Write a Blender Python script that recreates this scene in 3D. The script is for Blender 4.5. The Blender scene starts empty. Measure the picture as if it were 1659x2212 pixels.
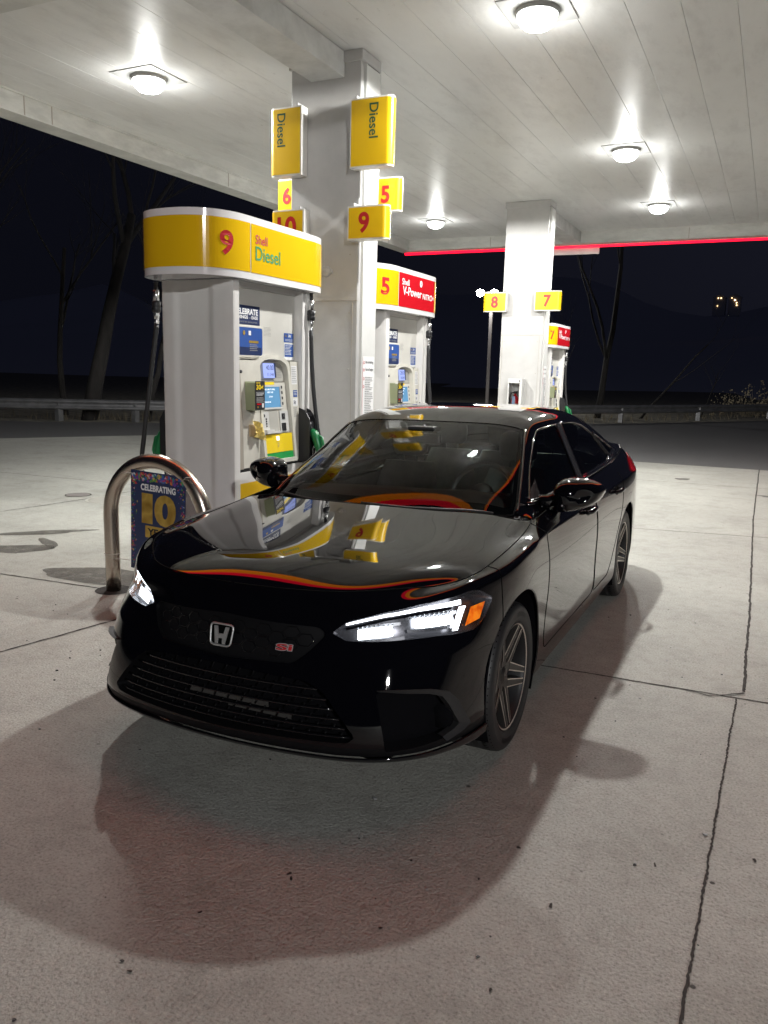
import bpy, bmesh, math, random
import numpy as np
from mathutils import Vector, Matrix
from mathutils.bvhtree import BVHTree
random.seed(7)
R = math.radians
SC = bpy.context.scene
COL = SC.collection
# ------------------------------------------------------------------ camera
CX, CY, CZ = 1.7567, -3.1812, 1.6144
YAW, PIT, ROL = 0.44611, 0.178009, 0.0252076
def cam_axes():
    cy, sy, cp, sp = math.cos(YAW), math.sin(YAW), math.cos(PIT), math.sin(PIT)
    f = Vector((-sy*cp, cy*cp, -sp)); r = Vector((cy, sy, 0)); u = r.cross(f)
    cr, sr = math.cos(ROL), math.sin(ROL)
    return cr*r + sr*u, -sr*r + cr*u, f
cr_, cu_, cf_ = cam_axes()
cam = bpy.data.cameras.new('camera'); co = bpy.data.objects.new('camera', cam); COL.objects.link(co)
co.matrix_world = Matrix(((cr_.x, cu_.x, -cf_.x, CX), (cr_.y, cu_.y, -cf_.y, CY), (cr_.z, cu_.z, -cf_.z, CZ), (0, 0, 0, 1)))
cam.sensor_fit = 'VERTICAL'; cam.sensor_height = 24; cam.lens = 24*1719.0/2212; cam.clip_end = 2000; cam.clip_start = .05
SC.camera = co
# ------------------------------------------------------------------ world (night sky) and exposure
W = bpy.data.worlds.new('World'); SC.world = W; W.use_nodes = True
wn = W.node_tree.nodes; wl = W.node_tree.links
bg = wn['Background']; bg.inputs['Strength'].default_value = 1.0
wt = wn.new('ShaderNodeTexCoord'); wd = wn.new('ShaderNodeVectorMath'); wd.operation = 'DOT_PRODUCT'
wd.inputs[1].default_value = (.50, .40, .80)
wr = wn.new('ShaderNodeValToRGB')
wr.color_ramp.elements[0].position = .12; wr.color_ramp.elements[0].color = (.0032, .0035, .0064, 1)
wr.color_ramp.elements[1].position = .85; wr.color_ramp.elements[1].color = (.0105, .0112, .0190, 1)
wl.new(wt.outputs['Generated'], wd.inputs[0]); wl.new(wd.outputs['Value'], wr.inputs[0]); wl.new(wr.outputs[0], bg.inputs['Color'])
SC.view_settings.view_transform = 'Standard'; SC.view_settings.look = 'None'
SC.view_settings.exposure = 0; SC.view_settings.gamma = 1
SC.cycles.use_denoising = True
SC.cycles.max_bounces = 8; SC.cycles.transparent_max_bounces = 12; SC.cycles.sample_clamp_indirect = 6
LAMP_W = 650.0
# ------------------------------------------------------------------ materials
def mat(name, col, rough=.5, metal=0, coat=0, emit=None, es=0, spec=.5, ior=None):
    m = bpy.data.materials.new(name); m.use_nodes = True
    b = m.node_tree.nodes['Principled BSDF']
    b.inputs['Base Color'].default_value = (*col, 1); b.inputs['Roughness'].default_value = rough
    b.inputs['Metallic'].default_value = metal; b.inputs['Coat Weight'].default_value = coat
    b.inputs['Coat Roughness'].default_value = .02
    b.inputs['Specular IOR Level'].default_value = spec
    if ior: b.inputs['IOR'].default_value = ior
    if emit: b.inputs['Emission Color'].default_value = (*emit, 1); b.inputs['Emission Strength'].default_value = es
    return m
def N(m, t, **k):
    n = m.node_tree.nodes.new(t)
    for a, v in k.items(): setattr(n, a, v)
    return n
def L(m, a, b): m.node_tree.links.new(a, b)
def noise(m, scale, detail=4, rough=.6, coord='Object', vscale=None):
    tc = N(m, 'ShaderNodeTexCoord'); n = N(m, 'ShaderNodeTexNoise')
    n.inputs['Scale'].default_value = scale; n.inputs['Detail'].default_value = detail; n.inputs['Roughness'].default_value = rough
    if vscale:
        mp = N(m, 'ShaderNodeMapping'); mp.inputs['Scale'].default_value = vscale
        L(m, tc.outputs[coord], mp.inputs[0]); L(m, mp.outputs[0], n.inputs['Vector'])
    else: L(m, tc.outputs[coord], n.inputs['Vector'])
    return n
def ramp(m, src, stops):
    r = N(m, 'ShaderNodeValToRGB'); cr = r.color_ramp
    while len(cr.elements) < len(stops): cr.elements.new(.5)
    for e, (p, c) in zip(cr.elements, stops):
        e.position = p; e.color = (*c, 1) if len(c) == 3 else c
    L(m, src, r.inputs[0]); return r
def mixc(m, fac, a, b, mode='MIX'):
    x = N(m, 'ShaderNodeMix', data_type='RGBA', blend_type=mode)
    if hasattr(fac, 'links'): L(m, fac, x.inputs[0])
    else: x.inputs[0].default_value = fac
    for i, v in ((6, a), (7, b)):
        if hasattr(v, 'links'): L(m, v, x.inputs[i])
        else: x.inputs[i].default_value = (*v, 1)
    return x.outputs[2]
def bump(m, h, strength, dist=.01):
    b = N(m, 'ShaderNodeBump'); b.inputs['Strength'].default_value = strength; b.inputs['Distance'].default_value = dist
    L(m, h, b.inputs['Height']); L(m, b.outputs[0], m.node_tree.nodes['Principled BSDF'].inputs['Normal']); return b
def B(m): return m.node_tree.nodes['Principled BSDF']
def dirty(name, col, rough, amt=.12, scale=6, vscale=None, coat=0, metal=0, bscale=None, bstr=.1):
    m = mat(name, col, rough, metal, coat)
    n = noise(m, scale, 6, .65, vscale=vscale)
    dk = tuple(c*(1-amt) for c in col)
    r = ramp(m, n.outputs[0], [(.38, dk), (.62, col)])
    L(m, r.outputs[0], B(m).inputs['Base Color'])
    if bscale:
        n2 = noise(m, bscale, 3, .5); bump(m, n2.outputs[0], bstr, .002)
    return m
M = {}
# concrete
m = mat('concrete', (.34, .315, .28), .8)
n1 = noise(m, .35, 6, .6); n2 = noise(m, 2.2, 8, .7); n3 = noise(m, 95, 3, .7); n4 = noise(m, 14, 5, .65)
r1 = ramp(m, n1.outputs[0], [(.3, (.30, .298, .268)), (.7, (.425, .426, .388))])
r2 = ramp(m, n2.outputs[0], [(.3, (.80, .79, .78)), (.5, (1, 1, 1)), (.75, (1.07, 1.06, 1.05))])
c = mixc(m, 1, r1.outputs[0], r2.outputs[0], 'MULTIPLY')
r3 = ramp(m, n3.outputs[0], [(.34, (.52, .50, .48)), (.46, (.95, .95, .95)), (.58, (1.05, 1.05, 1.05)), (.68, (1.38, 1.36, 1.33))])
c = mixc(m, .75, c, mixc(m, 1, c, r3.outputs[0], 'MULTIPLY'))
vor = N(m, 'ShaderNodeTexVoronoi'); vor.inputs['Scale'].default_value = 5.2
L(m, noise(m, 1).inputs['Vector'].links[0].from_socket, vor.inputs['Vector'])
pit = ramp(m, vor.outputs['Distance'], [(.035, (.12, .11, .1)), (.055, (1, 1, 1))])
wn3 = noise(m, .8, 2, .5); pk = ramp(m, wn3.outputs[0], [(.45, (0, 0, 0)), (.6, (1, 1, 1))])
c2 = mixc(m, 1, c, pit.outputs[0], 'MULTIPLY'); c = mixc(m, pk.outputs[0], c, c2)
r4 = ramp(m, n4.outputs[0], [(.3, (.86, .85, .84)), (.55, (1, 1, 1))]); c = mixc(m, 1, c, r4.outputs[0], 'MULTIPLY')
L(m, c, B(m).inputs['Base Color'])
rr = ramp(m, n1.outputs[0], [(.3, (.62,)*3), (.7, (.82,)*3)]); L(m, rr.outputs[0], B(m).inputs['Roughness'])
ad = N(m, 'ShaderNodeMath', operation='ADD'); L(m, n3.outputs[0], ad.inputs[0]); L(m, noise(m, 38, 4, .6).outputs[0], ad.inputs[1])
bump(m, ad.outputs[0], .8, .007); M['concrete'] = m
m = mat('asphalt', (.055, .055, .058), .85); n3 = noise(m, 60, 4, .7)
L(m, ramp(m, n3.outputs[0], [(.3, (.065, .065, .067)), (.7, (.135, .132, .13))]).outputs[0], B(m).inputs['Base Color']); bump(m, n3.outputs[0], .6, .01); M['asphalt'] = m
M['grass'] = dirty('dry_grass', (.24, .22, .17), .95, .6, 3)
M['joint'] = dirty('joint_dirt', (.045, .038, .034), .95, .5, 30)
M['seal'] = dirty('joint_sealant', (.055, .045, .042), .8, .5, 22)
m = mat('oil', (.11, .10, .088), .38)
n = noise(m, 9, 5, .7); nt = m.node_tree; tr = N(m, 'ShaderNodeBsdfTransparent'); mx = N(m, 'ShaderNodeMixShader')
L(m, ramp(m, n.outputs[0], [(.3, (.35,)*3), (.7, (.75,)*3)]).outputs[0], mx.inputs[0]); L(m, tr.outputs[0], mx.inputs[1]); L(m, B(m).outputs[0], mx.inputs[2])
L(m, mx.outputs[0], nt.nodes['Material Output'].inputs[0]); M['oil'] = m
# canopy
m = mat('ceiling_metal', (.60, .60, .585), .36); n = noise(m, 1.3, 6, .7, vscale=(3, 1, 1))
r = ramp(m, n.outputs[0], [(.28, (.57, .565, .555)), (.5, (.68, .68, .67)), (.7, (.71, .71, .70))])
ns = noise(m, 5, 7, .75, vscale=(2.2, 1, 1)); st = ramp(m, ns.outputs[0], [(.30, (.45, .43, .40)), (.37, (1, 1, 1))])
nm = noise(m, .5, 3, .5); mk = ramp(m, nm.outputs[0], [(.42, (0, 0, 0)), (.62, (1, 1, 1))])
cc = mixc(m, mk.outputs[0], r.outputs[0], mixc(m, .7, r.outputs[0], mixc(m, 1, r.outputs[0], st.outputs[0], 'MULTIPLY')))
L(m, cc, B(m).inputs['Base Color']); bump(m, noise(m, 45, 2, .5).outputs[0], .25, .004); M['ceil'] = m; B(m).inputs['Specular IOR Level'].default_value = .25
M['fascia_in'] = dirty('fascia_inner', (.62, .62, .59), .5, .22, 2.5, vscale=(1, 1, 3))
M['white_beam'] = dirty('beam_paint', (.60, .60, .58), .6, .18, 4, bscale=60)
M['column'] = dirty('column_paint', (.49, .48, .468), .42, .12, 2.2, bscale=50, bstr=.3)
M['column_lit'] = dirty('column_lit_paint', (.62, .62, .60), .35, .08, 3)  # side channel's lit look put into a paler column paint; fittings share it
M['pump_white'] = dirty('pump_paint', (.76, .745, .72), .25, .10, 1.6, vscale=(1, 1, .5))
M['pump_cream'] = dirty('pump_plastic', (.64, .62, .55), .42, .12, 5)
M['pump_taupe'] = mat('pump_trim', (.36, .325, .275), .5)
M['pump_grey'] = mat('pump_recess', (.42, .41, .37), .45)
M['recess'] = dirty('recess_panel', (.60, .585, .54), .35, .08, 3)
def topper_mat(name, col, e):
    m = mat(name, col, .12, coat=.6, emit=col, es=e); return m  # faint glow added in the topper's own colour; it is not lit inside
M['ty'] = topper_mat('topper_yellow', (.72, .45, .008), .02)
M['tw'] = topper_mat('topper_white', (.74, .74, .74), .02)
M['tred'] = topper_mat('topper_red', (.55, .010, .018), .05)
M['sy'] = mat('sign_yellow', (.70, .43, .008), .3)
M['sw'] = mat('sign_frame', (.66, .64, .60), .35)
M['red_ink'] = mat('red_ink', (.50, .015, .02), .4); M['green_ink'] = mat('green_ink', (.012, .24, .045), .4)
M['dark_ink'] = mat('dark_ink', (.02, .10, .07), .4)
M['black_ink'] = mat('black_ink', (.015, .015, .018), .5); M['white_ink'] = mat('white_ink', (.78, .78, .78), .5)
M['grey_ink'] = mat('grey_ink', (.28, .28, .28), .6)
M['navy'] = mat('navy_print', (.018, .032, .10), .35); M['blue'] = mat('blue_print', (.03, .09, .33), .35)
M['gold'] = None
m = mat('gold_print', (.55, .36, .06), .3, metal=.5); n = noise(m, 6, 2, .5)
L(m, ramp(m, n.outputs[0], [(.35, (.30, .17, .02)), (.5, (.62, .42, .09)), (.65, (.40, .24, .04))]).outputs[0], B(m).inputs['Base Color']); M['gold'] = m
M['yellow_print'] = mat('yellow_print', (.85, .62, .02), .4); M['green_print'] = mat('green_print', (.02, .30, .07), .4)
M['black_plastic'] = mat('black_plastic', (.016, .016, .018), .45); M['rubber'] = mat('rubber', (.02, .02, .021), .6)
M['green_nozzle'] = mat('green_nozzle', (.008, .16, .05), .35)
m = mat('brushed_steel', (.56, .50, .43), .27, metal=1); M['steel'] = m
M['galv'] = dirty('galvanised_steel', (.25, .25, .255), .45, .3, 3, metal=.6)
M['chrome'] = mat('chrome', (.75, .75, .76), .08, metal=1)
M['badge'] = mat('badge_chrome', (.72, .72, .72), .42, metal=.8)
M['silver'] = mat('silver_fitting', (.62, .62, .62), .25, metal=.9)
M['bark'] = dirty('bark', (.025, .022, .02), .9, .5, 8, vscale=(1, 1, .2), bscale=25, bstr=.8)
M['twig'] = mat('twig', (.028, .026, .025), .9)
M['night_wall'] = mat('dark_house_wall', (.60, .64, .70), .9)
M['drygrass'] = mat('weed', (.24, .20, .13), .9)
M['pole'] = mat('pole_paint', (.22, .20, .19), .5)
M['lens'] = mat('lamp_lens', (.9, .9, .9), .3, emit=(.96, 1, .95), es=16)
M['flood'] = mat('flood_lens', (.9, .9, .9), .3, emit=(1, .98, .9), es=150)
M['warm'] = mat('window_light', (1, .7, .4), .5, emit=(1, .62, .3), es=7)
M['housing'] = mat('lamp_housing', (.40, .40, .395), .6)
M['led_red'] = mat('red_light_bar', (.7, .01, .03), .3, emit=(1, .006, .03), es=2.7)
M['led_orange'] = mat('orange_light_band', (.8, .3, .01), .3, emit=(1, .24, .008), es=2.3)
M['tie'] = mat('cable_tie', (.55, .5, .45), .4)
M['lcd'] = mat('lcd_screen', (.1, .12, .3), .15, emit=(.42, .52, 1), es=.85)
M['lcd_digit'] = mat('lcd_digit', (.02, .03, .10), .3)
M['screen'] = mat('blue_screen', (.05, .12, .2), .12, emit=(.14, .33, .55), es=.75)
M['screen_text'] = mat('screen_text', (.8, .8, .8), .3, emit=(.8, .9, 1), es=.8)
M['lit_white'] = mat('lit_button', (.9, .9, .9), .3, emit=(1, 1, .95), es=1.0)
M['extred'] = mat('extinguisher_red', (.45, .01, .015), .3)
M['lightblue'] = mat('tag_blue', (.35, .5, .7), .5)
# car
m = mat('car_paint_black', (.0022, .0022, .0034), .04, coat=1, spec=.5); B(m).inputs['Coat IOR'].default_value = 1.5; B(m).inputs['Specular IOR Level'].default_value = .05; M['paint'] = m
M['gloss_trim'] = mat('gloss_window_trim', (.006, .006, .007), .05, coat=1, spec=1.0)
M['satin'] = mat('satin_black', (.03, .03, .032), .22, spec=.8)
M['vent'] = mat('vent_blade_black', (.02, .02, .021), .5, spec=.5)
M['gloss_black'] = mat('gloss_black_trim', (.004, .004, .005), .06, coat=.5)
M['trim'] = mat('matte_black_trim', (.006, .006, .007), .45, spec=.15)
M['gap'] = mat('shut_gap', (.001, .001, .001), .9, spec=.1)
M['liner'] = mat('wheel_liner', (.003, .003, .004), .9, spec=.08)
M['alloy'] = mat('dark_alloy', (.075, .070, .066), .35, metal=.8)
M['alloy_edge'] = mat('alloy_edge', (.75, .68, .62), .35, metal=.9)
M['barrel'] = mat('wheel_barrel', (.018, .018, .019), .5, metal=.3)
M['disc'] = mat('brake_disc', (.3, .29, .28), .3, metal=1)
m = mat('tyre', (.014, .014, .015), .5); M['tyre'] = m
def glassy(name, tint, ior=1.5, rough=0.0):
    m = bpy.data.materials.new(name); m.use_nodes = True; nt = m.node_tree; nt.nodes.clear()
    o = nt.nodes.new('ShaderNodeOutputMaterial'); t = nt.nodes.new('ShaderNodeBsdfTransparent'); g = nt.nodes.new('ShaderNodeBsdfGlossy')
    f = nt.nodes.new('ShaderNodeFresnel'); f.inputs[0].default_value = ior; x = nt.nodes.new('ShaderNodeMixShader')
    t.inputs[0].default_value = (*tint, 1); g.inputs['Roughness'].default_value = rough
    nt.links.new(f.outputs[0], x.inputs[0]); nt.links.new(t.outputs[0], x.inputs[1]); nt.links.new(g.outputs[0], x.inputs[2]); nt.links.new(x.outputs[0], o.inputs[0])
    return m
M['windscreen'] = glassy('windscreen_glass', (.80, .90, .85), 1.45)
M['side_glass'] = glassy('side_glass', (.68, .74, .71), 1.45)
M['lamp_glass'] = glassy('headlamp_cover', (.93, .93, .95), 1.45)
M['cab_glass'] = glassy('cabinet_glass', (.85, .85, .85), 1.4)
M['drl'] = mat('running_light', (.9, .9, .9), .3, emit=(.93, .97, 1), es=7)
M['projector'] = mat('projector_led', (.9, .9, .9), .3, emit=(.90, .96, 1), es=14)
M['reflector'] = mat('lamp_reflector', (.55, .56, .58), .22, metal=1)
m = mat('amber', (.9, .16, .01), .15, emit=(1, .16, .0), es=.5); n = noise(m, 35, 2, .5)
L(m, ramp(m, n.outputs[0], [(.35, (.35, .03, 0)), (.6, (1, .35, .02))]).outputs[0], B(m).inputs['Emission Color']); M['amber'] = m
M['housing_dark'] = mat('lamp_housing_dark', (.12, .12, .13), .25, metal=.8)
M['tail_red'] = mat('tail_lamp_red', (.35, .004, .008), .08, coat=1, emit=(.6, .01, .02), es=.25)
M['cabin'] = mat('cabin_dark', (.035, .038, .038), .8); M['seat'] = dirty('seat_fabric', (.085, .095, .092), .85, .3, 12)
M['dash'] = mat('dashboard', (.03, .034, .035), .6)
M['headliner'] = mat('headliner', (.28, .30, .29), .9)
# ------------------------------------------------------------------ helpers
def link(o, parent=None):
    COL.objects.link(o)
    if parent is not None: o.parent = parent
    return o
def tag(o, label=None, cat=None, group=None, kind=None):
    if label: o['label'] = label
    if cat: o['category'] = cat
    if group: o['group'] = group
    if kind: o['kind'] = kind
    return o
def thing(name, label, cat, loc=(0, 0, 0), rz=0, group=None):
    o = bpy.data.objects.new(name, None); link(o); o.location = loc; o.rotation_euler.z = rz; o.empty_display_size = .1
    return tag(o, label, cat, group)
def mk(name, verts, faces, m, parent=None, smooth=False, angle=None):
    me = bpy.data.meshes.new(name); me.from_pydata([tuple(v) for v in verts], [], [tuple(f) for f in faces]); me.update()
    ms = m if isinstance(m, (list, tuple)) else [m]
    for x in ms: me.materials.append(x)
    if smooth: me.shade_smooth()
    if angle:
        me.shade_smooth(); me.set_sharp_from_angle(angle=R(angle))
    return link(bpy.data.objects.new(name, me), parent)
class MB:
    def __init__(s): s.b = bmesh.new()
    def box(s, a, c, bev=0, mi=0):
        x0, y0, z0 = [min(a[i], c[i]) for i in range(3)]; x1, y1, z1 = [max(a[i], c[i]) for i in range(3)]
        vs = [s.b.verts.new(p) for p in ((x0,y0,z0),(x1,y0,z0),(x1,y1,z0),(x0,y1,z0),(x0,y0,z1),(x1,y0,z1),(x1,y1,z1),(x0,y1,z1))]
        fs = [s.b.faces.new([vs[i] for i in f]) for f in ((3,2,1,0),(4,5,6,7),(0,1,5,4),(1,2,6,5),(2,3,7,6),(3,0,4,7))]
        for f in fs: f.material_index = mi
        if bev:
            es = list({e for f in fs for e in f.edges})
            r = bmesh.ops.bevel(s.b, geom=es, offset=bev, segments=2, affect='EDGES', profile=.6)
            for f in r['faces']: f.material_index = mi
        return s
    def sweep(s, pts, rad, n=10, cap=True, mi=0, closed=False):
        pts = [Vector(p) for p in pts]; rings = []; k = len(pts)
        up = None
        for i, p in enumerate(pts):
            if closed: t = pts[(i+1) % k] - pts[i-1]
            else: t = pts[min(i+1, k-1)] - pts[max(i-1, 0)]
            t.normalize()
            if up is None: up = Vector((0, 0, 1)) if abs(t.z) < .9 else Vector((0, 1, 0))
            a = up - t*up.dot(t)
            if a.length < 1e-4: a = Vector((1, 0, 0)) - t*t.x
            a.normalize(); up = a; b = t.cross(a)
            r = rad[i] if isinstance(rad, (list, tuple)) else rad
            rings.append([s.b.verts.new(p + (a*math.cos(q) + b*math.sin(q))*r) for q in [2*math.pi*j/n for j in range(n)]])
        for i in range(k if closed else k-1):
            A, C = rings[i], rings[(i+1) % k]
            for j in range(n):
                f = s.b.faces.new((A[j], A[(j+1) % n], C[(j+1) % n], C[j])); f.material_index = mi; f.smooth = True
        if cap and not closed:
            for rg in (rings[0], rings[-1][::-1]):
                f = s.b.faces.new(rg[::-1]); f.material_index = mi
        return s
    def lathe(s, prof, c=(0, 0, 0), axis='x', n=48, mi=0, smooth=True):
        rings = []
        for (r, h) in prof:
            ring = []
            for j in range(n):
                q = 2*math.pi*j/n; a, b = r*math.cos(q), r*math.sin(q)
                p = {'x': (h, a, b), 'y': (a, h, b), 'z': (a, b, h)}[axis]
                ring.append(s.b.verts.new((c[0]+p[0], c[1]+p[1], c[2]+p[2])))
            rings.append(ring)
        for A, C in zip(rings, rings[1:]):
            for j in range(n):
                f = s.b.faces.new((A[j], A[(j+1) % n], C[(j+1) % n], C[j])); f.material_index = mi; f.smooth = smooth
        return s
    def poly(s, pts, mi=0):
        f = s.b.faces.new([s.b.verts.new(p) for p in pts]); f.material_index = mi; return s
    def prism(s, pts, d, mi=0):
        """extrude a planar polygon by vector d"""
        d = Vector(d); a = [s.b.verts.new(p) for p in pts]; b = [s.b.verts.new(Vector(p)+d) for p in pts]
        s.b.faces.new(a[::-1]).material_index = mi; s.b.faces.new(b).material_index = mi; k = len(a)
        for i in range(k): s.b.faces.new((a[i], a[(i+1) % k], b[(i+1) % k], b[i])).material_index = mi
        return s
    def obj(s, name, m, parent=None, recalc=True, angle=None):
        if recalc: bmesh.ops.recalc_face_normals(s.b, faces=s.b.faces[:])
        me = bpy.data.meshes.new(name); s.b.to_mesh(me); s.b.free()
        for x in (m if isinstance(m, (list, tuple)) else [m]): me.materials.append(x)
        if angle: me.shade_smooth(); me.set_sharp_from_angle(angle=R(angle))
        return link(bpy.data.objects.new(name, me), parent)
_tc = {}
def text_geo(s, bold=0.0):
    k = (s, bold)
    if k in _tc: return _tc[k]
    cu = bpy.data.curves.new('t', 'FONT'); cu.body = s; cu.size = 1; cu.offset = bold; cu.resolution_u = 4; cu.space_character = 1.0
    o = bpy.data.objects.new('t', cu); COL.objects.link(o)
    bpy.context.view_layer.update()
    me = bpy.data.meshes.new_from_object(o.evaluated_get(bpy.context.evaluated_depsgraph_get()))
    vs = np.array([v.co[:] for v in me.vertices]) if len(me.vertices) else np.zeros((0, 3)); fs = [tuple(p.vertices) for p in me.polygons]
    bpy.data.objects.remove(o); bpy.data.curves.remove(cu); bpy.data.meshes.remove(me)
    if len(vs): vs = vs - [vs[:, 0].min(), vs[:, 1].min(), 0]
    w = vs[:, 0].max() if len(vs) else 1; h = vs[:, 1].max() if len(vs) else 1
    _tc[k] = (vs[:, :2], fs, w, h); return _tc[k]
def text_on(name, s, fmap, u0, v0, w, h, m, parent, bold=.012):
    """lay text in the box (u0,v0,w,h); fmap(u,v) gives the 3D point"""
    vs, fs, tw, th = text_geo(s, bold)
    P = [fmap(u0 + v[0]/tw*w, v0 + v[1]/th*h) for v in vs]
    return mk(name, P, fs, m, parent)
def plane_map(o, u, v, off=None):
    o, u, v = Vector(o), Vector(u).normalized(), Vector(v).normalized(); n = u.cross(v)
    if off: o = o + n*off
    return lambda a, b: o + u*a + v*b
def rectp(name, fmap, u0, v0, u1, v1, m, parent, nu=1, r=0):
    if r:
        pts = []
        for cx, cy, a0 in ((u1-r, v1-r, 0), (u0+r, v1-r, 90), (u0+r, v0+r, 180), (u1-r, v0+r, 270)):
            for k in range(5): pts.append(fmap(cx + r*math.cos(R(a0+k*22.5)), cy + r*math.sin(R(a0+k*22.5))))
        return mk(name, pts, [tuple(range(len(pts)))], m, parent)
    vs = []; fs = []
    for i in range(nu+1):
        u = u0 + (u1-u0)*i/nu; vs += [fmap(u, v0), fmap(u, v1)]
    for i in range(nu): fs.append((2*i, 2*i+2, 2*i+3, 2*i+1))
    return mk(name, vs, fs, m, parent)
def lines(name, fmap, u0, v1, u1, v0, n, m, parent, fill=.45, seed=0, jag=.5):
    """rows of small unreadable print as thin bars broken into words, one mesh"""
    rg = random.Random(seed); vs = []; fs = []; st = (v1-v0)/n
    for i in range(n):
        y = v1 - st*(i+.2); e = u0 + (u1-u0)*(1-jag*rg.random()); u = u0
        while u < e:
            w = (u1-u0)*rg.uniform(.06, .2); w = min(w, e-u)
            k = len(vs); vs += [fmap(u, y-st*fill), fmap(u+w, y-st*fill), fmap(u+w, y), fmap(u, y)]; fs.append((k, k+1, k+2, k+3)); u += w + (u1-u0)*.025
    return mk(name, vs, fs, m, parent)
def copy_tree(o, loc=None, label=None):
    def rec(a, par):
        c = a.copy(); COL.objects.link(c)
        if par: c.parent = par; c.matrix_parent_inverse = a.matrix_parent_inverse.copy()
        for ch in a.children: rec(ch, c)
        return c
    c = rec(o, None)
    if loc is not None: c.location = loc
    if label: c['label'] = label
    return c
# ================================================================== GROUND
def sheet(name, x0, y0, x1, y1, z, m, kind='structure'):
    o = mk(name, [(x0, y0, z), (x1, y0, z), (x1, y1, z), (x0, y1, z)], [(0, 1, 2, 3)], m); o['kind'] = kind; return o
sheet('ground', -160, -90, 170, 260, -.02, M['grass'])
o = mk('asphalt_road', [(-70, -60, -.008), (60, -60, -.008), (60, 27, -.008), (9, 34, -.008), (1.5, 31, -.008), (-2.9, 24.4, -.008), (-9, 17.2, -.008), (-16, 12.0, -.008), (-26, 7.5, -.008), (-70, -2, -.008)], [tuple(range(10))], M['asphalt']); o['kind'] = 'structure'
o = mk('forecourt_pavement', [(-13.4, -16, 0), (16, -16, 0), (16, 12.9, 0), (-10, 12.15, 0), (-12.4, 8.4, 0), (-13.4, 7.2, 0)], [(0, 1, 2, 3, 4, 5)], M['concrete']); o['kind'] = 'structure'
def crack(name, pts, w, m, jag=.4, z=.003, step=.03, seed=1):
    rg = random.Random(seed); P = [Vector((*q, z)) for q in pts]; vs = []; fs = []
    out = []
    for a, b in zip(P, P[1:]):
        k = max(1, int((b-a).length/step)); out += [a + (b-a)*i/k for i in range(k)]
    out.append(P[-1]); wob = 0
    for i, p in enumerate(out):
        t = (out[min(i+1, len(out)-1)] - out[max(0, i-1)]).normalized(); nrm = Vector((-t.y, t.x, 0))
        wob = wob*.8 + rg.uniform(-1, 1)*jag*w*.35
        a = w*(.5 + jag*rg.uniform(-.5, .6)); b = w*(.5 + jag*rg.uniform(-.5, .6))
        vs += [p + nrm*(a+wob), p - nrm*(b-wob)]
    for i in range(len(out)-1): fs.append((2*i+1, 2*i+3, 2*i+2, 2*i))
    o = mk(name, vs, fs, m); o['kind'] = 'structure'; return o
crack('slab_joint', [(1.70, -4), (1.705, -1.26), (1.745, 1.067)], .0075, M['joint'], .5, seed=2, step=.010)
crack('slab_joint', [(1.775, 1.18), (1.765, 2.6), (1.70, 7), (1.677, 12.5)], .014, M['joint'], .35, seed=3)
crack('slab_joint', [(-12.2, .68), (-3.41, .87), (-2.38, .96), (.77, 1.032), (1.89, 1.084), (9, 1.3), (16, 1.5)], .011, M['joint'], .35, seed=4)
crack('slab_joint', [(1.777, 1.16), (1.62, 1.03), (1.5, 1.062)], .009, M['joint'], .6, seed=5, z=.005)
crack('slab_joint', [(-12, 4.4), (-8.22, 4.73), (-6.15, 4.86), (-2.6, 5.2), (.56, 5.51), (1.86, 5.77), (12, 6.6)], .012, M['joint'], .3, seed=6)
crack('slab_joint', [(-2.35, -2.5), (-1.985, -.284), (-1.86, .463), (-1.80, .985)], .013, M['joint'], .5, seed=7)
crack('slab_joint', [(-6.2, -3), (-5.62, 2.3), (-5.50, 3.4), (-5.35, 6.0), (-5.2, 12.2)], .014, M['seal'], .6, seed=8)
crack('slab_joint', [(-11, 8.9), (-4, 9.5), (3.6, 9.9), (15, 10.6)], .012, M['joint'], .3, seed=9)
crack('slab_joint', [(5.4, -8), (5.35, 12.7)], .016, M['joint'], .4, seed=10)
crack('slab_joint', [(-12, -3.35), (-2.4, -3.2), (4, -3.6)], .012, M['joint'], .4, seed=11)
def blob(name, cx, cy, rx, ry, ang, m, z, seed, k=40, rough=.25):
    rg = random.Random(seed); ph = [rg.uniform(0, 6.28) for _ in range(5)]; vs = []
    for i in range(k):
        a = 2*math.pi*i/k; r = 1 + sum(rough/(j+1)*math.sin((j+2)*a+ph[j]) for j in range(5)); x = rx*r*math.cos(a); y = ry*r*math.sin(a)
        vs.append((cx + x*math.cos(ang)-y*math.sin(ang), cy + x*math.sin(ang)+y*math.cos(ang), z))
    o = mk(name, vs, [tuple(range(k))], m); o['kind'] = 'structure'; return o
blob('oil_stain', -4.05, 1.47, .34, .17, .5, M['oil'], .004, 1, rough=.15); blob('oil_stain', -4.35, 2.1, .42, .09, .75, M['oil'], .0045, 2, rough=.2)
blob('oil_stain', -3.95, 1.8, .2, .07, -.5, M['oil'], .005, 3, rough=.2)
blob('oil_stain', -2.75, 1.2, .5, .2, .3, M['oil'], .0042, 5, rough=.2); blob('oil_stain', .6, 10.23, .14, .1, 0, M['oil'], .004, 6); blob('oil_stain', 1.9, 8.95, .16, .1, 0, M['oil'], .004, 7)
blob('oil_stain', 1.32, -1.9, .5, .3, .8, M['oil'], .0035, 8, rough=.3) if False else None
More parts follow.
